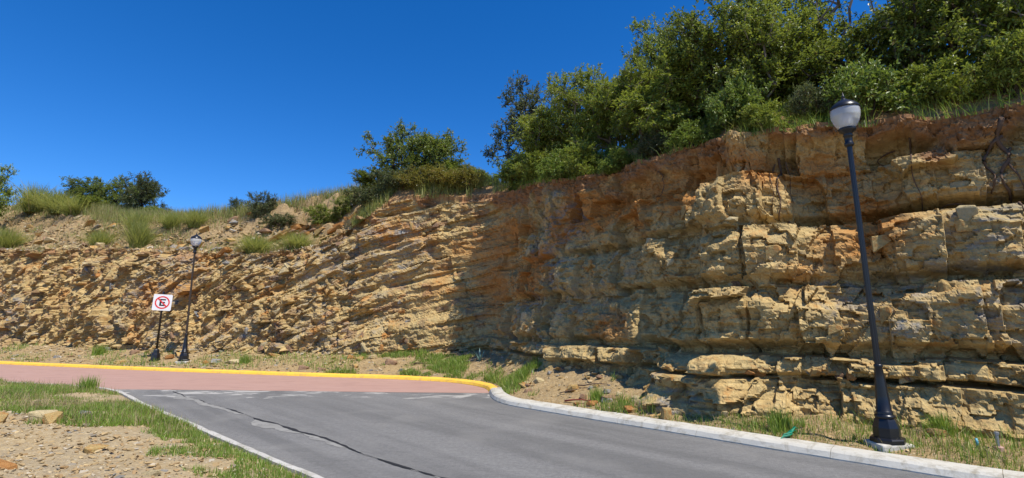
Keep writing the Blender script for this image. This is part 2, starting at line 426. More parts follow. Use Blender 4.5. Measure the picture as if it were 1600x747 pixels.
def relief(s, z):
    """outward displacement of the cliff face at (s, z) and colour masks"""
    s = np.asarray(s, float); z = np.asarray(z, float)
    rz = rim_z(s)
    sw = s+.12*fbm(s*.6, z*.6, seed=21, octaves=3); zw = z+.07*fbm(s*.7, z*.9, seed=31, octaves=3)
    # ---- folded, steeply dipping beds on the left
    w = zw-np.interp(sw, CS, _dip_h); c = sw+zw*.75*_dips(sw)
    f0, r0, e0 = facets(c/1.9, w/1.1, 95, .7, 0, 0, .8); f1, r1, e1 = facets(c/.95, w/.52, 101, .6, 0, 0, .9); f2, r2, e2 = facets(c/.33, w/.20, 111, .75, 0, 0, .9); f3, r3, e3 = facets(c/.15, w/.10, 121, .9, 0, 0, .85)
    row = np.floor(w/.34); fr = w/.34-row
    rowv = hash01(row, row*0, row*0, 77)*2-1
    ledge = vnoise(w*1.5, c*.22, seed=55)
    broken = sstep(-.1, .5, fbm(s*.35, z*.45, seed=64, octaves=2))
    mid = sstep(41.5, 44, s)                        # thicker, sandier beds towards the corner
    crumb = .45+.75*sstep(-.35, .35, fbm(s*.8, z*.8, seed=68, octaves=3))
    f1b = facets(c/.24, w/.85, 131, .7, 0, 0, .95)[0]; f4 = facets(s/.55+z*.25, z/.42-s*.2, 141, .9, 0, 0, .6)[0]; f5 = facets(s/.21, z/.17, 151, .9, 0, 0, .6)[0]
    jum = sstep(-.12, .18, fbm(s*.42, z*.55, seed=142, octaves=3)-.12)*(1-.75*mid); book = sstep(0, .2, fbm(s*.5+7, z*.5, seed=143, octaves=2))*(1-mid)
    f1 = f1*(1-book)+f1b*.9*book; f1 = f1*(1-jum)+f4*jum; f2 = f2*(1-jum)+f5*jum
    slab = .30*np.maximum(f1-.22, 0)-.24*np.maximum(-f1-.42, 0)
    row2 = np.floor(w/.115+.3*vnoise(c*.9, w, seed=59)); thin = hash01(row2, row2*0, row2*0, 78)*2-1
    L = (.15*f0*(1-.55*mid)+slab*(1-.55*mid)+.075*f2*crumb*(1-.5*mid)+.038*f3*crumb*(1-.25*mid)+(.085+.06*mid)*rowv*(1-broken*.5)+.035*thin*(.7+.3*mid)+(.06+.10*mid)*ledge
         +.05*fbm(s*2.2, z*2.2, seed=71, octaves=4)+(.08*fbm(s*.5, z*.5, seed=72, octaves=2)))
    L = L-np.where(s < 43, .235, .175)*z*1.0-(s < 42.5)*.40*sstep(-.9, .05, z-rz+.25*vnoise(s*1.3, 5.5, seed=73))
    gap = sstep(.35, .7, vnoise(w*2.7, c*.55, seed=58))*(.06+.16*mid)   # dark open bedding planes
    L = L-gap
    # ---- level thick beds on the right
    zl = zw*.4+z*.6+.06*vnoise(s*.8, 2.2, seed=14)
    k = np.clip(np.searchsorted(ZB, zl.ravel(), side='right').reshape(zl.shape)-1, 0, 5)
    t = (zl-ZB[k])/(ZB[k+1]-ZB[k])
    wid = np.array([.58, .36, .62, .56, .50, .6])[k]
    sr = s+.07*fbm(s*1.1, z*1.1, seed=22, octaves=3)
    g0, q0, h0 = facets(sr/1.05+k*2.7, k*3+.1+t*.8, 195, .3, 0, -.12, 1.0)
    g1, q1, h1 = facets(sr/wid+k*7.3, k*5+t*np.array([1.0, .9, 1.0, 1.0, 1.0, 2])[k]*.9+.05, 201, .42, 0, -.22, 1.0)
    g2, q2, h2 = facets(sr/.25+k*3.1, zl/.15, 211, .7, 0, -.15, .9); g3, q3, h3 = facets(sr/.085, zl/.055, 221, .9, 0, 0, .8)
    shade = 1-sstep(55.8, 57.4, s)                  # the stretch that turns away
    sb = SETB[k]+(SETB[k+1]-SETB[k])*sstep(.72, 1.0, t+.12*vnoise(s*2.1, z*2.1, seed=85))
    rb = np.floor(zl/.085+.35*vnoise(s*1.3, z*.5, seed=87)); tb = hash01(rb, rb*0, np.floor(sr/1.3+rb*.37), 79)*2-1
    und = np.clip(.85+.6*vnoise(s*1.1, k*3.3, seed=86), .35, 1.3)
    Rr = -sb*(1-.45*shade)-.03*z+.16*g0+.17*g1+.10*np.minimum(g2+.10, .12)+.020*g3+.020*tb
    Rr = Rr-.42*und*(1-sstep(.06, .26, t))*(k > 0)*(1-.4*shade)
    Rr = Rr+.14*fbm(s*.75, z*.30+4, seed=82, octaves=2)+.03*fbm(s*4, z*4, seed=83, octaves=3)
    spur = np.maximum(0, vnoise(s*1.25+.4, z*.3, seed=93)+.15)*(1-sstep(.7, 1.75, z))*sstep(52.5, 54.5, s)*(1-sstep(58.2, 59.2, s))
    Rr = Rr+.62*spur+.22*(1-sstep(.2, 2.2, z))*shade+.06*vnoise(s*2.3, z*.35, seed=95)*shade
    Rr = Rr+.42*sstep(57.55, 57.75, s+.12*vnoise(z*1.7, 3.1, seed=96))*(1-sstep(58.3, 59.8, s))*sstep(.8, 2., z)     # proud edge of the lit wall
    wr = sstep(47.6, 49.4, s)
    d = L*(1-wr)+Rr*wr
    # ---- loose soil under the rim
    thick = np.where(s > 48, .36, .30)*(.8+.5*vnoise(s*.8, 9.1, seed=41))*sstep(41.5, 44, s)+.02
    soil = sstep(-.22, .22, z-(rz-thick)+.34*fbm(s*1.7, z*2, seed=43, octaves=4))
    ds = -(rim_set(s)-.16)+.13*fbm(s*2.5, z*2.5, seed=44, octaves=4)+.05*g2+.035*g3
    ds = ds-.30*sstep(.0, 1.0, (z-(rz-.25))/.25)*(s < 48)
    d = d*(1-.8*soil)+ds*.8*soil
    orange = sstep(.05, .75, fbm(s*.45, z*.7, seed=47, octaves=3)+.55*sstep(46.5, 48.5, s)*(1-sstep(53, 56.5, s))*sstep(1.0, 2.6, z)-.28-.35*sstep(57, 58, s))
    orange = np.maximum(orange*(.55+.45*wr), .7*sstep(.95, .98, r2)*(1-wr))
    grey = sstep(-.2, .5, fbm(s*.4+9, z*.5, seed=49, octaves=3)+.25*(1-sstep(.5, 2.2, z))-.05)
    tint = r2*(1-wr)+(.30+.7*q1*.6+.2*q2)*wr
    return d, tint, soil, orange, grey

def cliff_point(s, z, out=0.0):
    s = np.atleast_1d(np.asarray(s, float)); z = np.atleast_1d(np.asarray(z, float))
    d = relief(s, z)[0]
    p = foot(s)-inward(s)*(d+out)[:, None]
    return np.column_stack([p, z])

# ================================================================ cliff
svals = [10.0]
while svals[-1] < 66.5:
    svals.append(svals[-1]+.00155*max(7.0, min(34.0, float(np.hypot(*foot(svals[-1])))))+.0015)
svals = np.array(svals); NV = 214; NC = 10
vv = np.linspace(0, 1, NV)
S = np.repeat(svals[:, None], NV, 1); RZ = rim_z(svals)[:, None]
Z = -.35+vv[None]*(RZ+.35)
D, tint, soil, orange, grey = relief(S, Z)
D[:, -1] = D[:, -2] = D[:, -3]
n2 = inward(svals); p0 = foot(svals)
XY = p0[:, None, :]-n2[:, None, :]*D[..., None]
V = np.concatenate([XY, Z[..., None]], -1)
# turf cap running back from the rim
caps = np.linspace(.08, 1.3, NC)
CS_, CD = np.repeat(svals[:, None], NC, 1), np.repeat(caps[None], len(svals), 0)
start = -D[:, -1:]
off = start+(rim_set(svals)[:, None]+caps[None]-start)*np.clip(caps[None]/.5, 0, 1)
cxy = p0[:, None, :]+n2[:, None, :]*off[..., None]
cz = hill_z(CS_, np.maximum(off-rim_set(svals)[:, None], 0))+.04*fbm(cxy[..., 0]*3, cxy[..., 1]*3, seed=61, octaves=3)
V = np.concatenate([V, np.concatenate([cxy, cz[..., None]], -1)], 1)
ext = lambda a, v: np.concatenate([a, np.broadcast_to(np.asarray(v, float).reshape(-1, 1) if np.ndim(v) else v, (len(svals), NC))], 1)
soilcap = np.where(svals > 42, .75, .15)
me = mesh_from('cliff', V.reshape(-1, 3), grid_faces(len(svals), NV+NC)[:, ::-1])
for nm, a in (('tint', ext(tint, .5)), ('soil', ext(soil, soilcap)), ('orange', ext(orange, .05)), ('grey', ext(grey, 0.0))): set_attr(me, nm, a)
cliff = tag(link('cliff', me, M['rock']), 'cut rock cliff of tilted and level ochre beds beside the road', kind='structure')

# ================================================================ hill above the cliff
def sheet(name, xs, ys, zfun, keep, mat, kind='structure', label=None):
    X, Y = np.meshgrid(xs, ys, indexing='ij'); P = np.column_stack([X.ravel(), Y.ravel()])
    z, ok = zfun(P)
    F = grid_faces(len(xs), len(ys)); F = F[ok[F].all(1)]
    used = np.unique(F); remap = np.full(len(P), -1); remap[used] = np.arange(len(used))
    me = mesh_from(name, np.column_stack([P, z])[used], remap[F])
    return tag(link(name, me, mat), label, kind=kind)

def hill_fun(P):
    i, d = near_line(P, RIM, CN); s = CS[i]
    dd = np.maximum(d, 0)
    z = hill_z(s, dd)
    slope = (s < 44.5)*sstep(.2, 1.2, dd)*(1-sstep(6, 9, dd))
    f, r, e = facets(P[:, 0]/.7+P[:, 1]*.3, P[:, 1]/.45, 301, .8); f2, r2, e2 = facets(P[:, 0]/.26, P[:, 1]/.22, 311, .8)
    z = z+.07*fbm(P[:, 0]*1.2, P[:, 1]*1.2, seed=62, octaves=4)+slope*(.34*f*sstep(-.2, .3, fbm(P[:, 0]*.4, P[:, 1]*.4, seed=63, octaves=2))+.10*f2)-.05
    return z, (d > .45) & (d < 45)
hill = sheet('hillside', np.r_[np.arange(-46, 14, .14)], np.r_[np.arange(2, 36, .14), np.arange(36, 66, 1.0)], hill_fun, None, M['hill'], label='earth slope above the cliff')

# ================================================================ ground, road, kerbs, verges
gv = [(-400, -200, -.12), (400, -200, -.12), (400, 400, -.12), (-400, 400, -.12)]
tag(link('ground', mesh_from('ground', gv, [(0, 1, 2, 3)]), M['hill']), kind='structure')
OUTER = np.array([(-46, 30.5), (-38, 27.2), (-31, 24.6), (-20.2, 20.2), (-14.95, 18.35), (-12, 17.35), (-8.15, 16.2), (-5.9, 15.55), (-3.8, 15.0), (-2.4, 14.5), (-1.65, 14.1),
                  (-1.02, 13.5), (-.66, 12.9), (-.53, 12.2), (-.44, 11.35), (-.13, 10.5), (.58, 9.72), (1.57, 8.72), (2.37, 7.95), (3.31, 6.99), (3.85, 6.48), (4.6, 5.76),
                  (5.8, 4.65), (8, 2.6), (10.5, .2)])
INNER = np.array([(-46, 27.5), (-38, 23.6), (-30, 20), (-20, 16.2), (-13.95, 14.1), (-11, 13.15), (-9.6, 12.55), (-8.6, 11.8), (-7.05, 10.28), (-5.32, 8.72), (-4.02, 7.5), (-2.95, 6.52),
                  (-2.03, 5.68), (-1.0, 4.72), (1.2, 2.6), (4.5, -.4), (8, -3.5)])
def curve(P, step=.08):
    s, c = catmull(P, step); t = np.gradient(c, axis=0); t /= np.linalg.norm(t, axis=1)[:, None]
    return s, c, np.column_stack([-t[:, 1], t[:, 0]])
OS, OP, ON = curve(OUTER); IS, IP, IN = curve(INNER)      # both normals point left of travel: away from the camera side
def strip(name, A, B, z, mat, n=160, kind='structure', label=None):
    def rs(P):
        d = np.r_[0, np.cumsum(np.linalg.norm(np.diff(P, axis=0), axis=1))]; u = np.linspace(0, d[-1], n)
        return np.column_stack([np.interp(u, d, P[:, 0]), np.interp(u, d, P[:, 1])])
    a, b = rs(np.asarray(A, float)), rs(np.asarray(B, float))
    V = np.concatenate([np.column_stack([a, np.full(n, z)]), np.column_stack([b, np.full(n, z)])])
    i = np.arange(n-1)
    return tag(link(name, mesh_from(name, V, np.column_stack([i, i+1, n+i+1, n+i])[:, ::-1]), mat), label, kind=kind)
strip('road', OP+ON*.12, IP-IN*.05, 0.0, M['asphalt'], 300)
i_cor = int(np.argmin(((OP-[-.53, 12.25])**2).sum(1)))
j_cor = int(np.argmin(((IP-[-9.9, 12.75])**2).sum(1)))
low = np.vstack([IP[:j_cor:6]-IN[:j_cor:6]*.05, [(-9.5, 12.74), (-7.8, 12.66), (-6.0, 12.52), (-4.5, 12.40), (-2.96, 12.25), (-1.6, 12.17), (-.4, 12.10)]])
strip('coloured_paving', OP[:i_cor:6]+ON[:i_cor:6]*.1, low, .004, M['pink'], 200)

def kerb_run(name, PL, NL, SL, s0, s1, prof, mat, step, label):
    """PL+NL*u runs along the kerb; prof = (offset, height) from road edge to back"""
    root = tag(empty(name, (float(PL[np.argmin(abs(SL-s0)), 0]), float(PL[np.argmin(abs(SL-s0)), 1]), 0)), label, kind='structure')
    s = s0; k = 0
    while s < s1-.05:
        e = min(s1, s+step*(.85+.3*random.random())); gap = .0025
        u = np.linspace(s+gap, e-gap, 9); jt = (random.random()-.5)*.005; jz = (random.random()-.5)*.004
        c = np.column_stack([np.interp(u, SL, PL[:, 0]), np.interp(u, SL, PL[:, 1])]); nn = np.column_stack([np.interp(u, SL, NL[:, 0]), np.interp(u, SL, NL[:, 1])])
        m = len(prof); V = []
        for a in range(9):
            for o, h in prof:
                wob = .005*float(vnoise(u[a]*5, o*30, seed=402))
                V.append((c[a, 0]+nn[a, 0]*(o+jt+wob)-root.location.x, c[a, 1]+nn[a, 1]*(o+jt+wob)-root.location.y, h+jz+wob*(h > .02)))
        F = [(a*m+b, a*m+b+1, (a+1)*m+b+1, (a+1)*m+b) for a in range(8) for b in range(m-1)]
        F += [tuple(range(m-1, -1, -1)), tuple(8*m+b for b in range(m))]
        link('kerb_stone', mesh_from('kerb_stone', V, F), mat, root); s = e
    return root
PR = [(0, -.05), (.0, .015), (.035, .075), (.075, .098), (.12, .108), (.29, .112), (.30, -.05)]
PI_ = [(0, -.05), (.0, .015), (-.02, .055), (-.05, .07), (-.13, .072), (-.14, -.05)]
s_y = OS[i_cor]
PY = [(0, -.05), (.0, .012), (.03, .066), (.06, .085), (.10, .092), (.21, .095), (.22, -.05)]
kerb_run('yellow_kerb', OP, ON, OS, OS[np.argmin(abs(OP[:, 0]+36))], s_y, PY, M['kerb_yellow'], 1.6, 'kerb painted yellow along the pink paving')
kerb_run('concrete_kerb', OP, ON, OS, s_y, OS[-1]-1, PR, M['kerb_white'], 1.5, 'pale concrete kerb curving along the right of the road')
kerb_run('concrete_edging', IP, IN*1.0, IS, IS[np.argmin(abs(IP[:, 0]+14))], IS[-1]-2, PI_, M['kerb_grey'], 1.3, 'low concrete edging between the road and the left verge')

def outer_fun(P):
    i, dk = near_line(P, OP+ON*.28, ON); j, dc = near_line(P, CP, CN)
    s = CS[j]; up = np.interp(s, [0, 30, 44, 50, 56, 58.5, 72], [.45, .42, .34, .62, .48, .13, .1])
    t = np.clip(dk/np.maximum(dk-np.minimum(dc, 0), .05), 0, 1)
    z = .055+.045*sstep(0, .18, dk)+up*t**1.4+(.035*fbm(P[:, 0]*1.5, P[:, 1]*1.5, seed=66, octaves=4)+.02*facets(P[:, 0]/.2, P[:, 1]/.2, 321, .7)[0])*sstep(.05, .4, dk)
    return z, (dk > -.16) & (dc < .9)
def inner_fun(P):
    i, dk = near_line(P, IP-IN*.12, -IN)
    mound = .16*np.exp(-(((P[:, 0]+6.5)/3.2)**2+((P[:, 1]-7.6)/2.0)**2))
    z = .035+.035*sstep(0, .2, dk)+.10*sstep(.2, 2.5, dk)+mound*sstep(0, 1, dk)+(.035*fbm(P[:, 0]*1.3, P[:, 1]*1.3, seed=67, octaves=4)+.012*facets(P[:, 0]/.16, P[:, 1]/.16, 331, .7)[0])*sstep(.05, .4, dk)
    return z, dk > -.08
sheet('outer_verge', np.arange(-36, 11, .12), np.arange(2, 30, .12), outer_fun, None, M['talus'], label='stony earth strip between kerb and cliff foot')
sheet('inner_verge', np.arange(-26, 7, .11), np.arange(-5, 19, .11), inner_fun, None, M['earth'], label='stony earth verge left of the road')
def outer_z(P): return outer_fun(np.atleast_2d(P))[0]
def inner_z(P): return inner_fun(np.atleast_2d(P))[0]

# lengthwise road crack, its shaded depth painted as a dark ribbon, cement slurry beside it
CR = np.array([(-7.9, 12.35), (-7.5, 11.95), (-6.6, 11.1), (-5.45, 10.07), (-4.4, 9.1), (-3.48, 8.31), (-2.7, 7.6), (-1.96, 6.86), (-1.3, 6.22), (-.74, 5.72), (.4, 4.7), (1.6, 3.5)])
cs, cp, cn = curve(CR, .04)
def ribbon(name, c, n, lo, hi, z, mat, label):
    a, b = c+n*lo[:, None], c+n*hi[:, None]; m = len(c)
    V = np.concatenate([np.column_stack([a, np.full(m, z)]), np.column_stack([b, np.full(m, z)])]); i = np.arange(m-1)
    ok = (hi-lo)[:-1] > .003
    F = np.column_stack([i, i+1, m+i+1, m+i])[ok]
    return tag(link(name, mesh_from(name, V, F), mat), label, kind='structure')
wob = .03*fbm(cs*1.6, 1.1, seed=501, octaves=4)
sl = np.clip(.08+.24*fbm(cs*.9, 4.4, seed=502, octaves=3)+.03*fbm(cs*7, 1.2, seed=504, octaves=3), 0, .40)*sstep(.4, 1.0, cs)
ribbon('cement_slurry', cp, cn, wob-sl-.01, wob+.01, .004, M['cement'], 'pale cement slurry smeared along the road crack')
wd = np.clip(.028+.034*fbm(cs*3, 8.8, seed=503, octaves=4), .004, .07)*(.6+.8*sstep(2, 6, cs))
ribbon('road_crack', cp, cn, wob-wd*.5, wob+wd*.5, .008, M['crack_shade'], 'dark painted shade of the crack running along the road')

# ================================================================ where plants and roots stand: (distance along the cliff, metres behind the rim, ...)
CLUMPS = [
 (11.0, 4.6, 2.4, 2.6, 'large pale grass clump on the crest at the left edge of the picture'),
 (14.5, 4.3, 2.0, 2.2, 'pale grass clump on the crest right of the large one'),
 (17.0, 4.0, 1.6, 2.0, 'pale grass clump on the crest next to the dark bushes'),
 (17.3, .7, 1.7, 1.7, 'pale grass clump on the bench at the left edge of the picture'),
 (26.4, 1.2, 1.2, 1.2, 'green grass clump in the middle of the left bench'),
 (30.2, .8, 1.7, 1.3, 'tall pale grass clump on the bench below the dark bushes'),
 (27.0, 2.5, 1.4, 1.2, 'pale grass clump on the slope just under the dark bushes'),
 (29.3, 2.8, 1.1, 1.2, 'pale grass clump on the slope right of the dark bushes'),
 (31.1, 2.8, 1.1, 1.2, 'pale grass clump on the slope above the far lamp'),
 (38.0, .6, 1.05, 1.5, 'wide pale grass clump on the bench right of the far lamp'),
 (39.9, .7, 1.0, 1.2, 'grass clump at the right end of the bench below the outcrop'),
]
PLANTS = [
 # crest at left
 ('bush', 'dense_b', 14.6, 5.4, .85, .68, 'round dark bush on the left crest, leftmost of the three', 'bush', 'dark bushes on the left crest'),
 ('bush', 'open_c', 18.2, 5.8, .95, .95, 'dark bush with sky gaps on the left crest, middle of the three', 'bush', 'dark bushes on the left crest'),
 ('bush', 'open_a', 22.0, 5.0, .90, .82, 'grey green bush on the left crest, rightmost of the three', 'bush', 'dark bushes on the left crest'),
 ('bush', 'dense_c', 24.6, 4.8, .6, .34, 'low dark bush at the right foot of the three crest bushes', 'bush'),
 ('bush', 'dense_c', 17.6, 4.8, .8, .34, 'low dark bush between the left and middle crest bushes', 'bush'),
 ('tree', 'open_b', 12.2, .8, 1.15, 1.5, 'sparse tree whose branch tip enters the picture at the left edge', 'tree'),
 ('shrub', 'dense_a', 28.2, 5.0, .45, .24, 'low green shrub on the skyline above the far lamp', 'shrub'),
 ('shrub', 'open_a', 32.3, 4.2, .35, .28, 'thin grey shrub on the skyline right of the far lamp', 'shrub'),
 ('shrub', 'open_a', 35.4, 3.5, .45, .42, 'small dark twiggy shrub standing alone on the skyline', 'shrub'),
 ('shrub', 'herb_b', 37.0, 3.2, 1.0, .6, 'grey weeds on the skyline right of the lone twiggy shrub', 'shrub'),
 ('shrub', 'dense_a', 39.7, 2.7, .50, .36, 'round green shrub on the crest above the red outcrop', 'shrub'),
 ('shrub', 'dense_a', 41.2, 2.7, .45, .36, 'small round green shrub next to the crest tree', 'shrub'),
 ('tree', 'open_c', 43.8, 3.2, 1.25, 1.20, 'spreading dark tree standing alone on the middle crest', 'tree'),
 ('shrub', 'dense_b', 42.5, 2.8, .65, .36, 'low dark shrub under the left side of the middle crest tree', 'shrub'),
 ('shrub', 'dense_c', 45.2, 3.0, .7, .60, 'dark shrub under the right side of the middle crest tree', 'shrub'),
 ('shrub', 'dense_b', 46.1, 2.6, .40, .42, 'pointed dark shrub between the crest tree and the wood', 'shrub'),
 ('shrub', 'dense_c', 46.9, 2.2, .45, .38, 'dark shrub right beside the leftmost tree of the wood', 'shrub'),
 ('shrub', 'herb_b', 43.0, .9, 1.2, .9, 'grey green weeds on the rim below the middle crest tree', 'shrub'),
 ('shrub', 'herb_b', 44.0, .8, 1.1, .9, 'grey green weeds right of the first clump below the crest tree', 'shrub'),
 ('shrub', 'herb', 45.0, .7, 1.1, .9, 'yellow weeds on the rim, leftmost of the yellow patch', 'shrub'),
 ('shrub', 'herb', 46.0, .8, 1.2, .9, 'yellow weeds in the middle of the yellow patch on the rim', 'shrub'),
 ('shrub', 'herb', 46.9, .7, 1.1, .9, 'yellow weeds on the rim, rightmost of the yellow patch', 'shrub'),
 # wood above the shaded wall
 ('tree', 'open_a', 48.3, 1.2, .95, 1.05, 'leaning grey green tree at the left end of the wood', 'tree', 'trees of the wood above the cliff'),
 ('shrub', 'rim_a', 49.0, .2, 1.0, 1.0, 'bright green shrub on the rim under the leftmost tree of the wood', 'shrub'),
 ('tree', 'dense_a', 51.5, 1.3, .88, .95, 'full green tree second from the left end of the wood', 'tree', 'trees of the wood above the cliff'),
 ('tree', 'dense_c', 50.3, .8, .80, .62, 'low bushy tree between the two leftmost trees of the wood', 'tree', 'trees of the wood above the cliff'),
 ('tree', 'dense_c', 53.3, 1.4, .80, .80, 'dark bushy tree over the shaded cliff, left part of the wood', 'tree', 'trees of the wood above the cliff'),
 ('tree', 'dense_a', 54.6, 1.1, .80, .70, 'green bushy tree over the middle of the shaded cliff', 'tree', 'trees of the wood above the cliff'),
 ('tree', 'open_b', 54.5, 2.2, .75, .86, 'tall thin tree with sparse top rising over the shaded cliff', 'tree', 'trees of the wood above the cliff'),
 ('dead_tree', 'dead', 54.0, 2.4, .8, .95, 'bare grey twigs beside the tall thin tree', 'tree'),
 ('tree', 'dense_c', 55.9, 1.0, .80, .60, 'bushy tree right of the tall thin tree over the shaded cliff', 'tree', 'trees of the wood above the cliff'),
 ('tree', 'dense_b', 57.0, 1.3, .80, .82, 'big dark green tree above the corner of the lit wall', 'tree', 'trees of the wood above the cliff'),
 ('tree', 'open_b', 57.6, 2.4, .85, .82, 'tall tree crossing the top edge above the lit wall corner', 'tree', 'trees of the wood above the cliff'),
 ('tree', 'dense_a', 58.6, 1.6, .80, .74, 'large green tree left of the near lamp globe', 'tree', 'trees of the wood above the cliff'),
 ('dead_tree', 'dead', 60.3, 2.0, .8, .95, 'bare branches reaching the sky above the near lamp', 'tree'),
 ('tree', 'open_c', 59.8, 1.9, .80, .62, 'green tree directly behind the near lamp globe', 'tree', 'trees of the wood above the cliff'),
 ('tree', 'open_c', 60.6, 2.4, .85, .72, 'dark open tree with visible limbs right of the near lamp', 'tree', 'trees of the wood above the cliff'),
 ('dead_tree', 'dead', 61.2, 1.3, .75, .85, 'dark bare limbs at the upper right of the wood', 'tree'),
 ('tree', 'dense_b', 61.7, 1.8, .80, .80, 'dark tree near the right edge of the picture', 'tree', 'trees of the wood above the cliff'),
 ('tree', 'dense_a', 62.9, 1.8, .80, .85, 'green tree at the right edge of the picture', 'tree', 'trees of the wood above the cliff'),
 ('tree', 'open_b', 62.2, 3.4, .95, .95, 'tall tree behind the others at the upper right corner', 'tree', 'trees of the wood above the cliff'),
 ('tree', 'dense_b', 55.5, 3.2, .80, .55, 'dark tree in the back row over the shaded cliff', 'tree', 'trees of the wood above the cliff'),
 ('tree', 'dense_a', 55.2, 2.0, .85, .66, 'green tree behind the sparse topped tree over the shaded cliff', 'tree', 'trees of the wood above the cliff'),
 ('shrub', 'rim_b', 51.0, .1, .8, .7, 'bright shrub on the rim below the second tree of the wood', 'shrub', 'bright shrubs along the rim'),
 ('shrub', 'rim_a', 52.3, .1, .75, .7, 'bright shrub on the rim left of the middle of the shaded cliff', 'shrub', 'bright shrubs along the rim'),
 ('shrub', 'rim_a', 54.8, .05, .5, .45, 'bright shrub on the rim right of the middle of the shaded cliff', 'shrub', 'bright shrubs along the rim'),
 ('shrub', 'herb_b', 55.9, .2, .6, .6, 'grey green shrub on the rim above the right part of the shaded cliff', 'shrub', 'bright shrubs along the rim'),
 ('shrub', 'rim_a', 57.0, .1, .55, .45, 'bright shrub on the rim where the shaded cliff meets the lit wall', 'shrub', 'bright shrubs along the rim'),
 ('shrub', 'rim_b', 53.6, .1, .75, .7, 'bright shrub on the rim above the middle of the shaded cliff', 'shrub', 'bright shrubs along the rim'),
 ('shrub', 'rim_a', 58.0, .5, .6, .8, 'bright shrub on the rim above the edge of the lit wall', 'shrub', 'bright shrubs along the rim'),
 ('shrub', 'rim_b', 59.0, .1, .5, .45, 'bright shrub on the rim left of the lamp globe', 'shrub', 'bright shrubs along the rim'),
 ('shrub', 'herb_b', 59.8, .35, .6, .6, 'grey green shrub on the rim right of the lamp globe', 'shrub', 'bright shrubs along the rim'),
 ('shrub', 'rim_a', 60.5, .3, .75, .85, 'brightest yellow green shrub on the rim, second right of the globe', 'shrub', 'bright shrubs along the rim'),
 ('shrub', 'rim_b', 61.4, .5, .6, .6, 'bright shrub on the rim near the hanging roots', 'shrub', 'bright shrubs along the rim'),
 ('shrub', 'rim_b', 62.2, .3, .65, .75, 'bright shrub on the rim at the right edge of the picture', 'shrub', 'bright shrubs along the rim'),
]
ROOTS = [
 (62.0, 4.6, [(-.08, -.3), (.02, -.55), (-.10, -.85), (-.02, -1.15), (.06, -1.5)], .034, 'thick twisted root hanging at the right edge of the cliff'),
 (61.97, 4.35, [(-.14, -.15), (-.22, -.4), (-.12, -.6), (-.2, -.85)], .026, 'looping root left of the thick twisted root'),
 (62.08, 4.2, [(-.10, -.2), (-.02, -.45), (.05, -.8)], .02, 'thin root crossing the thick twisted root'),
 (61.5, 3.42, [(-.2, .02), (-.42, -.06), (-.6, -.02)], .016, 'pale root lying along the ledge below the twisted roots'),
 (60.95, 4.6, [(.01, -.3), (-.03, -.7), (.03, -1.0), (.05, -1.3)], .014, 'long thin straight root right of the near lamp pole'),
 (60.8, 4.5, [(-.14, -.04), (-.26, -.12), (-.14, -.22), (.0, -.24)], .013, 'small hooked root near the rim right of the near lamp'),
 (59.2, 4.6, [(.02, -.3), (-.05, -.6), (.0, -.9), (-.06, -1.25)], .022, 'root hanging left of the near lamp pole'),
 (59.12, 4.5, [(-.08, -.35), (-.02, -.7), (-.1, -1.0)], .011, 'thin root beside the root left of the near lamp pole'),
 (59.3, 4.5, [(.08, -.25), (.05, -.6), (.12, -.85)], .009, 'hair thin root just left of the near lamp pole'),
 (56.2, 4.8, [(.04, -.3), (-.03, -.7)], .012, 'short root hanging at the top of the shaded cliff'),
]

# ================================================================ rock pieces set in the cliff face
def hull_rock(name, seed, n=16, boxy=.75, rough=0.0):
    r = np.random.default_rng(seed); P = r.uniform(-1, 1, (n, 3)); P = np.sign(P)*np.abs(P)**(1-boxy*.75)
    P += r.uniform(-.16, .16, P.shape)
    bm = bmesh.new(); [bm.verts.new(tuple(p*.5)) for p in P]
    res = bmesh.ops.convex_hull(bm, input=bm.verts[:]); 
    bmesh.ops.delete(bm, geom=[v for v in bm.verts if not v.link_faces], context='VERTS')
    bmesh.ops.dissolve_limit(bm, angle_limit=R(9), verts=bm.verts[:], edges=bm.edges[:])
    bmesh.ops.bevel(bm, geom=bm.edges[:], offset=.03, segments=1, affect='EDGES')
    me = bpy.data.meshes.new(name); bm.to_mesh(me); bm.free(); return me
ROCKS = []
for k in range(20):
    me = hull_rock('rock_block', 900+k); me.materials.append(STONES[[0, 0, 3, 4, 1, 0, 2, 3, 0, 4][k % 10]]); ROCKS.append(me)

def wall_rock(s, z, size, dip, me, sink=.30):
    p = cliff_point(s, z)[0]; n = inward(np.array([s]))[0]
    ex = Vector((n[1], -n[0], 0)); ez = Vector((0, 0, 1)); ey = Vector((n[0], n[1], 0))
    a = ex*math.cos(dip)+ez*math.sin(dip); b = ez*math.cos(dip)-ex*math.sin(dip)
    rot = Matrix((a, ey, b)).transposed().to_4x4()@Matrix.Rotation(random.gauss(0, .10), 4, 'Z')@Matrix.Rotation(random.gauss(0, .14), 4, 'X')
    o = bpy.data.objects.new('rock_block', me); C.objects.link(o)
    o.matrix_world = Matrix.Translation(Vector(p)+ey*(size[1]*sink))@rot@Matrix.Diagonal((*size, 1))
    o.parent = cliff
    return o
cnt = 0
while cnt < 165:                                     # tilted slabs along the folded beds
    s = random.uniform(15, 47.5); z = random.uniform(.3, float(rim_z(np.array([s]))[0])-.25)
    if float(fbm(np.array([s*.5]), np.array([z*.6]), seed=733, octaves=2)[0]) < -.05: continue
    a = math.atan(float(_dips(s))); L = random.uniform(.16, .42)
    wall_rock(s, z, (L, random.uniform(.16, .30), random.uniform(.10, .24)), a+(math.pi/2 if random.random() < .35 else 0)+random.gauss(0, .08), random.choice(ROCKS), .22); cnt += 1
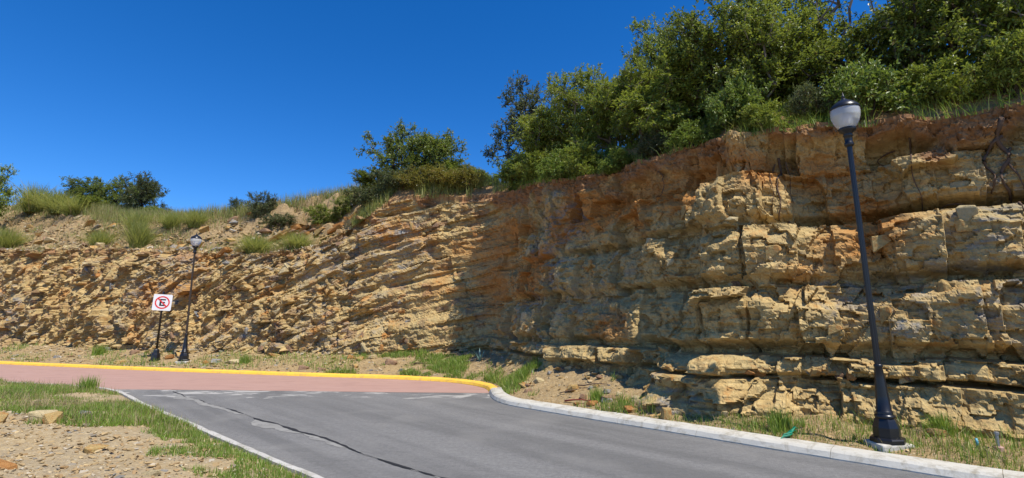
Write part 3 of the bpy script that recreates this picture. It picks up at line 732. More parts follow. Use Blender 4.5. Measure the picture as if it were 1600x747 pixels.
for kz, n in ((.80, 15), (1.12, 11), (2.26, 10), (3.34, 9)):    # blocks lying on the level ledges
    for q in range(n):
        s = random.uniform(57.3, 62.6); L = random.uniform(.10, .24)
        wall_rock(s, kz+random.uniform(.0, .06), (L, random.uniform(.16, .28), random.uniform(.07, .17)), random.gauss(0, .05), random.choice(ROCKS), .34)
for q in range(55):
    s = random.uniform(49, 62.5); z = random.uniform(.3, 3.9); L = random.uniform(.14, .36)
    wall_rock(s, z, (L, random.uniform(.12, .22), random.uniform(.12, .30)), random.gauss(0, .08), random.choice(ROCKS[:2]+ROCKS[5:6]+ROCKS[8:10]), .30)

def hill_rock(s, d, size, rz, tilt, me):
    q = foot(s)+inward(s)*(rim_set(s)+d); o = bpy.data.objects.new('rock_block', me); C.objects.link(o)
    n = inward(np.array([s]))[0]
    o.matrix_world = Matrix.Translation((q[0], q[1], float(hill_z(s, d))+size[2]*.12))@Matrix.Rotation(math.atan2(-n[0], n[1])+rz, 4, 'Z')@Matrix.Rotation(tilt, 4, 'Y')@Matrix.Diagonal((*size, 1))
    o.parent = hill
for q in range(34):                                  # slabs of the outcrop above the bench
    s = random.uniform(37.5, 43.4); L = random.uniform(.4, 1.1)
    hill_rock(s, random.uniform(.4, 1.0)+bench_w(s)*random.uniform(.8, 1.6), (L, random.uniform(.3, .6), random.uniform(.14, .34)), random.gauss(0, .15), -.5+random.gauss(0, .1), random.choice([ROCKS[k] for k in (0, 1, 2, 4, 5, 8, 14, 17)]))
for q in range(90):                                  # blocks on the slope at far left
    s = random.uniform(8, 37); L = random.uniform(.25, .85)
    hill_rock(s, abs(random.gauss(0, 1.8))+.2, (L, random.uniform(.25, .5), random.uniform(.12, .32)), random.gauss(0, .4), -.45+random.gauss(0, .2), random.choice(ROCKS))

# ================================================================ loose stones
def in_poly(P, poly):
    x, y = P[:, 0], P[:, 1]; c = np.zeros(len(P), bool); n = len(poly)
    for i in range(n):
        x0, y0 = poly[i]; x1, y1 = poly[(i+1) % n]
        hit = ((y0 > y) != (y1 > y)) & (x < (x1-x0)*(y-y0)/((y1-y0) or 1e-9)+x0); c ^= hit
    return c
def scatter_mesh(name, P, size, mat, label, protos):
    """many small stones joined into one mesh"""
    Vs, Fs, base, tn = [], [], 0, []
    for (x, y, z), sz in zip(P, size):
        v, f = protos[random.randrange(len(protos))]
        a = random.uniform(0, 6.28); ca, sa = math.cos(a), math.sin(a)
        w = v*np.array([sz, sz*random.uniform(.5, .9), sz*random.uniform(.3, .6)])
        w = np.column_stack([w[:, 0]*ca-w[:, 1]*sa+x, w[:, 0]*sa+w[:, 1]*ca+y, w[:, 2]+z+sz*.10])
        Vs.append(w); Fs.append(f+base); base += len(w)
    return tag(link(name, mesh_from(name, np.concatenate(Vs), np.concatenate(Fs)), mat), label, kind='stuff')
PROTO = []
for k in range(10):
    bm = bmesh.new(); bm.from_mesh(hull_rock('pebble', 40+k, 9, .5)); bmesh.ops.triangulate(bm, faces=bm.faces[:])
    bm2 = bmesh.new(); r = np.random.default_rng(50+k); [bm2.verts.new(tuple(p)) for p in r.uniform(-.5, .5, (9, 3))]
    bmesh.ops.convex_hull(bm2, input=bm2.verts[:]); bmesh.ops.delete(bm2, geom=[v for v in bm2.verts if not v.link_faces], context='VERTS')
    bmesh.ops.triangulate(bm2, faces=bm2.faces[:]); bm2.verts.index_update()
    PROTO.append((np.array([v.co[:] for v in bm2.verts]), np.array([[v.index for v in f.verts] for f in bm2.faces]))); bm.free(); bm2.free()
def pebble_mat():
    t = NT('pebbles'); rnd = t.node('ShaderNodeNewGeometry').outputs['Random Per Island']
    col = t.ramp(rnd, [(0, (.19, .18, .16)), (.14, (.36, .26, .13)), (.5, (.31, .20, .095)), (.8, (.47, .35, .18)), (1, (.42, .38, .31))])
    return t.done(col, .92, t.bump(t.noise(60, 3), .4, .008), .15)
M['pebbles'] = pebble_mat()
GRASS_L = [(-15.5, 14.2), (-11.4, 12.9), (-9.9, 12.3), (-8.9, 11.4), (-7.3, 10.0), (-5.6, 8.6), (-4.6, 7.7), (-4.2, 6.95), (-5.3, 6.75), (-5.9, 7.35), (-7.4, 8.2), (-8.6, 8.6), (-10.6, 9.6), (-15, 12.2)]
def inner_pts(n, x0, x1, y0, y1):
    P = np.column_stack([rng.uniform(x0, x1, n), rng.uniform(y0, y1, n)]); i, d = near_line(P, IP-IN*.12, -IN); return P[d > .06], d[d > .06]
P, d = inner_pts(17000, -10, -1.2, 3.6, 10.5); keep = ~in_poly(P, GRASS_L) | (rng.random(len(P)) < .15); P = P[keep]
sz = rng.lognormal(-3.35, .5, len(P)).clip(.018, .10)
scatter_mesh('gravel', np.column_stack([P, inner_z(P)]), sz, M['pebbles'], 'gravel and small stone chips over the left verge', PROTO)
P = np.column_stack([rng.uniform(-30, 8.5, 40000), rng.uniform(4.5, 28, 40000)])
i, dk = near_line(P, OP+ON*.28, ON); j, dc = near_line(P, CP, CN); ok = (dk > .08) & (dc < .05) & ((CS[j] < 59) | (rng.random(len(P)) < .25)); P = P[ok][:9000]
far = np.hypot(P[:, 0], P[:, 1])
sz = rng.lognormal(-3.2, .5, len(P)).clip(.02, .13)*np.clip(far/10, .8, 2.0)
scatter_mesh('rubble', np.column_stack([P, outer_z(P)]), sz, M['pebbles'], 'fallen stone chips along the foot of the cliff', PROTO)
P = []
for k in range(6500):
    s = random.uniform(7, 44); dd = abs(random.gauss(0, 2.6)); q = foot(s)+inward(s)*(rim_set(s)+dd); P.append((*q, float(hill_z(s, dd))-.0))
P = np.array(P); scatter_mesh('hill_stones', P, rng.lognormal(-2.15, .5, len(P)).clip(.04, .5), M['pebbles'], 'broken stones strewn over the bench and upper slope at left', PROTO)

def boulder(x, y, z, size, me, rz, label, group=None):
    o = bpy.data.objects.new('stone', me); C.objects.link(o)
    o.location = (x, y, z+size[2]*.28); o.rotation_euler = (random.gauss(0, .15), random.gauss(0, .15), rz); o.scale = size
    return tag(o, label, 'stone', group)
def iz(x, y): return float(inner_z([[x, y]])[0])
def oz(x, y): return float(outer_z([[x, y]])[0])
def smesh(k, m):
    me = hull_rock('stone', 1300+k, 18, .55); me.materials.append(STONES[m]); return me
boulder(-6.35, 7.25, iz(-6.35, 7.25), (.27, .24, .22), smesh(1, 4), .4, 'upright buff stone at the lower edge of the left grass')
boulder(-6.05, 7.05, iz(-6.05, 7.05), (.24, .18, .13), smesh(2, 0), 1.2, 'low ochre stone right of the upright buff stone in the grass edge')
boulder(-6.1, 7.6, iz(-6.1, 7.6), (.20, .16, .12), smesh(3, 2), .2, 'small pale grey stone in the left grass behind the buff stones')
boulder(-6.9, 7.1, iz(-6.9, 7.1), (.42, .30, .16), smesh(4, 0), 2.0, 'flat ochre stone near the left edge of the picture')
boulder(-5.05, 5.35, iz(-5.05, 5.35), (.30, .18, .07), smesh(5, 1), -.2, 'flat orange slab half buried in the left foreground gravel')
boulder(-5.5, 5.55, iz(-5.5, 5.55), (.32, .20, .06), smesh(6, 0), .3, 'flat ochre slab left of the orange slab in the gravel')
boulder(-4.75, 6.15, iz(-4.75, 6.15), (.22, .16, .08), smesh(7, 0), .9, 'small ochre slab in the middle of the left gravel')
boulder(-3.55, 5.35, iz(-3.55, 5.35), (.17, .12, .07), smesh(8, 4), .5, 'small buff stone in the gravel towards the concrete edging')
boulder(2.42, 8.42, oz(2.42, 8.42), (.17, .16, .26), smesh(9, 0), .4, 'upright ochre stone right behind the pale kerb')
boulder(2.0, 9.0, oz(2.0, 9.0), (.20, .15, .08), smesh(10, 1), .2, 'orange stone on the earth strip left of the upright ochre stone')
boulder(1.2, 10.6, oz(1.2, 10.6), (.34, .24, .16), smesh(11, 0), 1.0, 'ochre stone in the rubble below the shaded cliff')
boulder(1.75, 9.6, oz(1.75, 9.6), (.30, .2, .10), smesh(12, 3), .1, 'brown slab on the earth strip above the red stick')
boulder(.6, 11.6, oz(.6, 11.6), (.28, .2, .14), smesh(13, 4), .7, 'buff stone on the earth near the start of the yellow paint')
boulder(5.35, 6.75, oz(5.35, 6.75), (.26, .14, .10), smesh(14, 0), .2, 'flat stone in the grass just right of the near lamp footing')
boulder(5.95, 5.75, oz(5.95, 5.75), (.20, .14, .09), smesh(15, 0), .8, 'stone in the grass at the right edge of the picture')
boulder(-3.3, 15.9, oz(-3.3, 15.9), (.32, .2, .12), smesh(16, 2), .0, 'grey stone in the grass behind the yellow kerb')
rubble_me = [smesh(20+k, [0, 4, 3, 0, 1, 0, 2, 4][k]) for k in range(8)]
for k in range(46):
    while True:
        x, y = random.uniform(.2, 3.6), random.uniform(8, 14)
        dk = near_line(np.array([[x, y]]), OP+ON*.28, ON)[1][0]; dc = near_line(np.array([[x, y]]), CP, CN)[1][0]
        if dk > .15 and dc < -.1: break
    L = random.uniform(.10, .24)
    boulder(x, y, oz(x, y), (L, L*.7, L*.45), random.choice(rubble_me), random.uniform(0, 6), 'loose stone in the rubble between pale kerb and shaded cliff', 'rubble stones below the shaded cliff')
for k in range(26):
    while True:
        x, y = random.uniform(-18, -1.5), random.uniform(15, 21)
        dk = near_line(np.array([[x, y]]), OP+ON*.28, ON)[1][0]; dc = near_line(np.array([[x, y]]), CP, CN)[1][0]
        if dk > .3 and dc < -.05: break
    L = random.uniform(.20, .42)
    boulder(x, y, oz(x, y), (L, L*.7, L*.5), random.choice(rubble_me), random.uniform(0, 6), 'fallen stone at the cliff foot behind the yellow kerb', 'fallen stones behind the yellow kerb')

# ================================================================ grass
def blades(P, H, W, lean=.35, seg=2, seed=0, curl=.5):
    """P (n,3), H heights, W widths -> V, F : tapering bent blades"""
    r = np.random.default_rng(seed); n = len(P); a = r.uniform(0, 6.283, n); l = np.abs(r.normal(0, lean, n)); b = a+r.normal(0, .6, n)+math.pi/2
    dx, dy = np.cos(a), np.sin(a); wx, wy = np.cos(b)*W*.5, np.sin(b)*W*.5
    V = []; 
    for k in range(seg+1):
        t = k/seg; out = H*l*(t*.5+curl*t*t); up = H*(t-.28*np.minimum(l, 1.4)*t*t); w = (1-t)**.7 if k < seg else 0
        c = np.column_stack([P[:, 0]+dx*out, P[:, 1]+dy*out, P[:, 2]+up])
        if k < seg:
            V.append(c-np.column_stack([wx*w, wy*w, wx*0])); V.append(c+np.column_stack([wx*w, wy*w, wx*0]))
        else: V.append(c)
    V = np.stack(V, 1); m = V.shape[1]; base = (np.arange(n)*m)[:, None]
    Q = [base+np.array([[2*k, 2*k+1, 2*k+3, 2*k+2]]) for k in range(seg-1)]; T = base+np.array([[2*seg-2, 2*seg-1, 2*seg]])
    return V.reshape(-1, 3), Q+[T]
def grass_obj(name, P, H, W, mat, label, lean=.35, seg=2, seed=0, kind='stuff', curl=.5):
    V, F = blades(P, H, W, lean, seg, seed, curl)
    return tag(link(name, mesh_from(name, V, F), mat), label, kind=kind)
# left verge
P = np.column_stack([rng.uniform(-15.5, -4, 170000), rng.uniform(6.5, 14.3, 170000)])
i, d = near_line(P, IP-IN*.12, -IN); den = .30+.75*fbm(P[:, 0]*1.1, P[:, 1]*1.1, seed=601, octaves=4)
edge = fbm(P[:, 0]*.8, P[:, 1]*.8, seed=602, octaves=3)
ok = in_poly(P+np.column_stack([edge, edge])*.5, GRASS_L) & (d > .0) & (rng.random(len(P)) < den+.3); P = P[ok]
H = rng.uniform(.04, .12, len(P))*(1+.6*fbm(P[:, 0]*.9, P[:, 1]*.9, seed=603, octaves=2))
grass_obj('grass', np.column_stack([P, inner_z(P)-.01]), H, rng.uniform(.009, .016, len(P)), M['grass'], 'green grass over the left verge beside the road', .5, seed=1)
Pd = P[rng.random(len(P)) < .16]; Pd = Pd+rng.normal(0, .12, Pd.shape); Pd = Pd[near_line(Pd, IP-IN*.12, -IN)[1] > 0]
grass_obj('dry_stalks', np.column_stack([Pd, inner_z(Pd)-.01]), rng.uniform(.08, .22, len(Pd)), rng.uniform(.006, .011, len(Pd)), M['grass_dry'], 'dry stalks mixed into the grass of the left verge', .55, seed=11)
# tufts along the edging and over the gravel
P, d = inner_pts(110000, -8, -1.0, 3.6, 8.5)
cl = fbm(P[:, 0]*1.5+3, P[:, 1]*1.5, seed=611, octaves=3)
ok = (cl > .60-1.0*np.exp(-(d/.55)**2)*(P[:, 0] < -1.5)) & (rng.random(len(P)) < .85); P = P[ok][:24000]
grass_obj('sparse_grass', np.column_stack([P, inner_z(P)-.005]), rng.uniform(.03, .11, len(P)), rng.uniform(.006, .011, len(P)), M['grass'], 'sparse grass tufts in the gravel and along the concrete edging', .6, seed=2)
# right verge
P = np.column_stack([rng.uniform(-6, 8.2, 330000), rng.uniform(3.5, 18.2, 330000)])
i, dk = near_line(P, OP+ON*.30, ON); j, dc = near_line(P, CP, CN); s = CS[j]
n1 = fbm(P[:, 0]*1.0, P[:, 1]*1.0, seed=621, octaves=3)
want = .9*sstep(56.9, 58.3, s+n1*.5)*(1-sstep(.9, 1.5, dk-.2*n1)*.35)+(s <= 58)*(1.1*np.exp(-dk/.22)*(n1 > -.25)+.9*(n1 > .42)+.75*sstep(-.2, .3, n1+.2)*(s > 46)*(s < 52)*(dc < -.5)*(dc > -2.6)+.6*(s < 48)*(n1 > -.1)*(dk < 1.4))
patch = np.maximum(sstep(-.75, .1, fbm(P[:, 0]*2.3, P[:, 1]*2.3, seed=623, octaves=3)), .45*(s > 57.5))
ok = (dk > .0) & (dc < .02) & (rng.random(len(P)) < want*patch); P = P[ok]
H = rng.uniform(.05, .17, len(P))*(1+.6*fbm(P[:, 0]*1.2, P[:, 1]*1.2, seed=622, octaves=2))*np.where(P[:, 1] < 9, 1.0, 1.15)
grass_obj('verge_grass', np.column_stack([P, outer_z(P)-.01]), H, rng.uniform(.008, .014, len(P))*np.clip(P[:, 1]/8, 1, 1.8), M['grass'], 'green grass between the pale kerb and the cliff foot', .5, seed=3)
Pd = P[rng.random(len(P)) < .18]; Pd = Pd+rng.normal(0, .10, Pd.shape); Pd = Pd[(near_line(Pd, OP+ON*.30, ON)[1] > 0) & (near_line(Pd, CP, CN)[1] < 0)]
grass_obj('dry_verge_stalks', np.column_stack([Pd, outer_z(Pd)-.01]), rng.uniform(.08, .22, len(Pd)), rng.uniform(.006, .011, len(Pd)), M['grass_dry'], 'dry stalks mixed into the grass below the right cliff', .55, seed=12)
# far strip behind yellow kerb
P = np.column_stack([rng.uniform(-26, -5, 30000), rng.uniform(15, 24, 30000)])
i, dk = near_line(P, OP+ON*.30, ON); j, dc = near_line(P, CP, CN); n1 = fbm(P[:, 0]*.9, P[:, 1]*.9, seed=631, octaves=3)
ok = (dk > 0) & (dc < 0) & (n1 > .12); P = P[ok]
grass_obj('roadside_weeds', np.column_stack([P, outer_z(P)-.01]), rng.uniform(.08, .24, len(P)), rng.uniform(.012, .02, len(P)), M['grass'], 'thin weeds along the earth behind the yellow kerb', .5, seed=4)

# vegetation over the bench and crest at left
def hill_pts(n, s0, s1, d0, d1):
    s = rng.uniform(s0, s1, n); d = rng.uniform(d0, d1, n); q = foot(s)+inward(s)*(rim_set(s)+d)[:, None]
    return s, d, np.column_stack([q, hill_z(s, d)])
s, d, P = hill_pts(110000, 6, 44, .1, 8)
n1 = fbm(P[:, 0]*.6, P[:, 1]*.6, seed=641, octaves=3); run = bench_w(s)+np.maximum(crest_z(s)-rim_z(s), .1)/.85
ok = (rng.random(len(P)) < .05+.35*sstep(-.1, .5, n1)+.9*sstep(-1.3, -.4, d-run)*(1-.5*sstep(39, 41, s))); P = P[ok]; ds = (d-run)[ok]
H = np.where(ds > -.8, rng.uniform(.35, .95, len(P)), rng.uniform(.15, .42, len(P)))
half = rng.random(len(P)) < np.where(ds > -.8, .32, .6)
grass_obj('dry_grass', P[half]-[0, 0, .05], H[half], rng.uniform(.016, .034, half.sum()), M['grass_dry'], 'dry straw grass over the bench and crest at left', .35, seed=5)
grass_obj('pale_grass', P[~half]-[0, 0, .05], H[~half], rng.uniform(.016, .034, (~half).sum()), M['grass_pale'], 'pale green grass over the bench and crest at left', .35, seed=6)
s, d, P = hill_pts(40000, 42.5, 49, .0, 3.2)
n1 = fbm(P[:, 0]*.9, P[:, 1]*.9, seed=651, octaves=3); ok = rng.random(len(P)) < .45+.6*n1; P = P[ok]
grass_obj('crest_grass', P-[0, 0, .05], rng.uniform(.25, .7, len(P)), rng.uniform(.014, .026, len(P)), M['grass_pale'], 'tall yellowing grass along the crest left of the trees', .4, seed=7)
s, d, P = hill_pts(26000, 49, 66, -.25, 1.3)
n1 = fbm(P[:, 0]*1.3, P[:, 1]*1.3, seed=661, octaves=3); ok = rng.random(len(P)) < .4+.6*n1; P = P[ok]
grass_obj('rim_grass', P-[0, 0, .04], rng.uniform(.12, .4, len(P)), rng.uniform(.007, .012, len(P)), M['grass'], 'grass hanging along the rim of the right cliff', .7, seed=8)

# bunch grass: each clump is a plant of its own
CL = []
for k in range(4):
    n = 1500; r = np.random.default_rng(70+k); a = r.uniform(0, 6.283, n); q = np.sqrt(r.random(n))*.26
    V, F = blades(np.column_stack([np.cos(a)*q, np.sin(a)*q, np.zeros(n)]), r.uniform(.25, 1.0, n)**.8, r.uniform(.010, .022, n), .66, 3, 80+k, .7)
    me = mesh_from('blades', V, F); me.materials.append(M['grass_pale']); CL.append(me)
def clump(s, d, h, w, label):
    q = foot(s)+inward(s)*(rim_set(s)+d); root = empty('grass_clump', (q[0], q[1], hill_xy(*q)-.06), (0, 0, random.uniform(0, 6)))
    root.scale = (w, w, h); tag(root, label, 'grass clump', 'pale bunch grasses on the left bench and slope')
    link('blades', random.choice(CL), None, root); return root
for a in CLUMPS: clump(*a)
me = mesh_from('tuft', *blades(np.column_stack([rng.normal(0, .09, 260), rng.normal(0, .09, 260), np.zeros(260)]), rng.uniform(.2, .42, 260), rng.uniform(.01, .018, 260), .4, 2, 91)); me.materials.append(M['grass'])
for x, y, k, lab in [(-15.9, 20.2, 1.3, 'small green tuft at the cliff foot left of the sign'), (-9.0, 17.7, .9, 'small green tuft at the cliff foot right of the far lamp'),
                     (1.55, 9.75, .75, 'green tuft on the rubble strip near its left end'), (2.35, 8.85, .8, 'green tuft behind the upright ochre stone'), (3.05, 8.75, .95, 'taller green tuft against the foot of the lit spurs'),
                     (3.75, 7.5, .85, 'green tuft beside the green plastic scrap'), (-9.6, 12.0, 1.0, 'tall tuft at the corner of the left grass by the pink paving'), (5.55, 6.9, .8, 'green tuft between near lamp and pipe stub')]:
    z = oz(x, y) if near_line(np.array([[x, y]], float), OP, ON)[1][0] > 0 else iz(x, y)
    o = link('grass_tuft', me); o.location = (x, y, z-.02); o.rotation_euler = (0, 0, random.uniform(0, 6)); o.scale = (k, k, k); tag(o, lab, 'grass tuft', 'green tufts')

# ================================================================ trees and shrubs
def grow(seed, lobes, ntarget, stems=3, spread=.25, up=.15, tip=.006, pw=.5):
    """skeleton from the ground to points spread through the crown volume"""
    r = np.random.default_rng(seed); vol = np.array([l[3]*l[4]*l[5] for l in lobes]); pk = r.choice(len(lobes), ntarget, p=vol/vol.sum())
    T = []; 
    for k in pk:
        v = r.normal(0, 1, 3); v /= np.linalg.norm(v); v *= r.random()**(.42)*1.0; l = lobes[k]
        T.append((l[0]+v[0]*l[3], l[1]+v[1]*l[4], max(.12, l[2]+v[2]*l[5])))
    T = np.array(T); T = T[np.argsort(np.linalg.norm(T*[1, 1, .8], axis=1))]
    N = []; par = []
    for k in range(stems):
        a = 6.283*k/stems+r.uniform(0, 1); N.append(np.array([math.cos(a)*.06, math.sin(a)*.06, -.15])); par.append(-1)
        p = len(N)-1; h = max(l[2] for l in lobes)*.55
        for q in (.4, .75, 1.0):
            N.append(np.array([math.cos(a)*spread*q*h+r.normal(0, .04), math.sin(a)*spread*q*h+r.normal(0, .04), h*q])); par.append(len(N)-2 if q > .4 else p)
    tips = []
    for t in T:
        A = np.array(N); dist = np.linalg.norm(A-t, axis=1)+np.maximum(0, A[:, 2]-t[2]+.1)*1.2; b = int(dist.argmin()); p0 = A[b]; L = np.linalg.norm(t-p0)
        m = max(1, int(L/.28)); last = b
        for q in range(1, m+1):
            f = q/m; p = p0+(t-p0)*f+np.array([0, 0, up*L*math.sin(math.pi*f)*.6])+(r.normal(0, .05*L**.5, 3) if q < m else 0)
            N.append(p); par.append(last); last = len(N)-1
        tips.append(last)
    N = np.array(N); rad2 = np.zeros(len(N)); rad2[tips] += tip**2*1.5
    for i in range(len(N)-1, -1, -1):
        rad2[i] = max(rad2[i], tip**2)
        if par[i] >= 0: rad2[par[i]] += rad2[i]*.92
    return N, np.array(par), np.sqrt(rad2), np.array(tips), r
def wood_mesh(name, N, par, rad, mat, sides=5):
    ids = np.where(par >= 0)[0]; A, B = N[par[ids]], N[ids]; d = B-A; d /= np.linalg.norm(d, axis=1)[:, None]+1e-9
    u = np.cross(d, [.31, .2, .93]); u /= np.linalg.norm(u, axis=1)[:, None]+1e-9; w = np.cross(d, u)
    ra, rb = np.minimum(rad[par[ids]], rad[ids]*1.6), rad[ids]; V = []
    for k in range(sides):
        t = 6.283*k/sides; e = u*math.cos(t)+w*math.sin(t); V += [A+e*ra[:, None], B+e*rb[:, None]]
    V = np.stack(V, 1); b = (np.arange(len(ids))*2*sides)[:, None]
    F = [b+np.array([[2*k, 2*((k+1) % sides), 2*((k+1) % sides)+1, 2*k+1]]) for k in range(sides)]
    me = mesh_from(name, V.reshape(-1, 3), F); me.materials.append(mat); return me
def leaf_mesh(name, P, D, r, size, aspect, mat, droop=0.0):
    n = len(P); D = D+[0, 0, -droop]; D = D/(np.linalg.norm(D, axis=1)[:, None]+1e-9)
    up = r.normal(0, .55, (n, 3))+[.15, -.2, 1.0]; S = np.cross(D, up); S /= np.linalg.norm(S, axis=1)[:, None]+1e-9; Nn = np.cross(S, D)
    L = (r.uniform(.65, 1.25, n)*size)[:, None]; W = L*aspect*.5
    V = np.stack([P, P+D*L*.45+S*W+Nn*L*.07, P+D*L-Nn*L*.10, P+D*L*.45-S*W+Nn*L*.07], 1)
    b = (np.arange(n)*4)[:, None]
    me = mesh_from(name, V.reshape(-1, 3), [b+np.array([[0, 1, 2]]), b+np.array([[0, 2, 3]])]); me.materials.append(mat); return me
def make_plant(seed, lobes, nt, stems, leaf, aspect, ntwig, nleaf, tw, mat, bark='bark', droop=.1, spread=.25, bare=0.0, tip=.006):
    N, par, rad, tips, r = grow(seed, lobes, nt, stems, spread, tip=tip)
    cen = np.array([np.mean([l[0] for l in lobes]), np.mean([l[1] for l in lobes]), np.mean([l[2] for l in lobes])*.75])
    use = tips[r.random(len(tips)) >= bare]; T = np.repeat(N[use], ntwig, 0)
    dr = T-cen; dr /= np.linalg.norm(dr, axis=1)[:, None]+1e-9; dr = dr*.7+r.normal(0, .75, dr.shape)+[0, 0, .18]; dr /= np.linalg.norm(dr, axis=1)[:, None]
    ln = r.uniform(.5, 1.2, len(T))*tw
    # twigs become thin wood too
    base = len(N); mid = T+dr*ln[:, None]*.9
    N2 = np.concatenate([N, mid]); par2 = np.concatenate([par, np.repeat(use, ntwig)]); rad2 = np.concatenate([rad, np.full(len(mid), tip*.45)])
    k = r.random((len(T), nleaf))**.8
    P = (T[:, None]+dr[:, None]*(ln[:, None]*k)[..., None]).reshape(-1, 3)+r.normal(0, .02, (len(T)*nleaf, 3))
    D = np.repeat(dr, nleaf, 0)*.5+r.normal(0, .65, P.shape)
    P[:, 2] = np.maximum(P[:, 2], .02)
    return wood_mesh('trunk', N2, par2, rad2, M[bark]), leaf_mesh('crown', P, D, r, leaf, aspect, M[mat], droop)
def lobes_of(seed, w, h, n, z0=.25, flat=1.0):
    r = random.Random(seed); out = [(0, 0, h*.45, w*.36, w*.36, h*.40)]
    for k in range(n):
        a = 6.283*k/n+r.uniform(-.4, .4); z = r.uniform(z0, .80)*h; q = w*.5*r.uniform(.45, .85)*(1-.45*max(0, z/h-.45)); sz = w*r.uniform(.16, .28)
        out.append((math.cos(a)*q, math.sin(a)*q, z, sz, sz, sz*r.uniform(.7, 1.1)*flat))
    out.append((r.uniform(-.15, .15)*w, r.uniform(-.15, .15)*w, h*.82, w*.2, w*.2, h*.16)); return out
KIND = {
 'dense_a': make_plant(1, lobes_of(1, 3.0, 3.2, 9, .12), 360, 4, .080, .55, 6, 14, .36, 'leaf_mid', 'grey_bark'),
 'dense_b': make_plant(2, lobes_of(2, 3.2, 3.6, 10, .12), 360, 4, .095, .55, 6, 12, .36, 'leaf_dark'),
 'dense_c': make_plant(3, lobes_of(3, 2.8, 3.0, 9, .10), 280, 4, .15, .40, 6, 10, .42, 'leaf_mid', 'grey_bark', .3),
 'open_a': make_plant(4, lobes_of(4, 2.9, 3.8, 9, .26), 220, 2, .10, .45, 6, 11, .38, 'leaf_grey', 'dark_bark', .15, .16, .06),
 'open_b': make_plant(5, lobes_of(5, 3.2, 4.4, 10, .30), 250, 2, .10, .5, 6, 11, .38, 'leaf_mid', 'dark_bark', .15, .16, .06),
 'open_c': make_plant(6, lobes_of(6, 3.2, 3.0, 9, .20), 270, 3, .095, .5, 6, 12, .36, 'leaf_dark', 'dark_bark', .1, .3, .03),
 'rim_a': make_plant(7, lobes_of(7, 1.9, 1.25, 8, .12, .8), 130, 5, .10, .42, 6, 13, .34, 'leaf_bright', 'bark', .05, .5),
 'rim_b': make_plant(8, lobes_of(8, 1.7, 1.1, 7, .12, .8), 115, 5, .095, .42, 6, 13, .32, 'leaf_mid', 'bark', .05, .5),
 'herb': make_plant(9, lobes_of(9, 1.5, .9, 6, .15, .8), 90, 6, .085, .35, 6, 12, .30, 'leaf_yellow', 'bark', .05, .5),
 'herb_b': make_plant(10, lobes_of(10, 1.6, 1.0, 6, .15, .8), 90, 6, .09, .4, 6, 12, .30, 'leaf_grey', 'bark', .05, .5),
 'dead': (lambda g: (wood_mesh('trunk', g[0], g[1], g[2], M['grey_bark']), None))(grow(12, lobes_of(12, 2.4, 4.2, 7, .5), 70, 2, .14, .1, .008)),
}
def plant(name, kind, s, d, w, h, label, cat, group=None, rz=None, mat=None, lean=(0, 0), parts=('trunk', 'crown')):
    q = foot(s)+inward(s)*(rim_set(s)+d)
    root = empty(name, (q[0], q[1], hill_xy(*q)-.10), (lean[0], lean[1], random.Random(label).uniform(0, 6.28) if rz is None else rz)); root.scale = (w, w, h)
    tag(root, label, cat, group)
    for nm, me in zip(parts, KIND[kind]):
        if me is not None: link(nm, me, None, root)
    return root
for a in PLANTS: plant(*a)

# ================================================================ exposed roots on the right cliff
def root_path(s0, z0, pts, rad, label, name='hanging_root', group='roots hanging from the rim of the right cliff'):
    """pts: offsets (ds, dz) from the start; follows the rock surface"""
    P = np.array([(s0, z0)]+[(s0+a, z0+b) for a, b in pts], float); _, Q = catmull(P, .05)
    Q = Q+np.column_stack([.018*fbm(Q[:, 1]*6, Q[:, 0]*6, seed=int(s0*37), octaves=3), np.zeros(len(Q))])
    W = cliff_point(Q[:, 0], Q[:, 1], .03)
    out = W.copy()
    for k in range(2): out[1:-1] = (out[:-2]+out[1:-1]*2+out[2:])/4
    n = inward(Q[:, 0]); push = ((out-W)[:, :2]*n).sum(1); out[:, :2] -= n*np.maximum(push, 0)[:, None]
    r = np.linspace(rad, rad*.35, len(out))*(1+.2*np.sin(np.arange(len(out))*.9))
    base = out[0].copy(); V, F = tube(out-base, r, 6)
    o = link(name, mesh_from(name, V, F), M['root'], smooth=True); o.location = base
    return tag(o, label, 'root', group)
for a in ROOTS: root_path(*a)

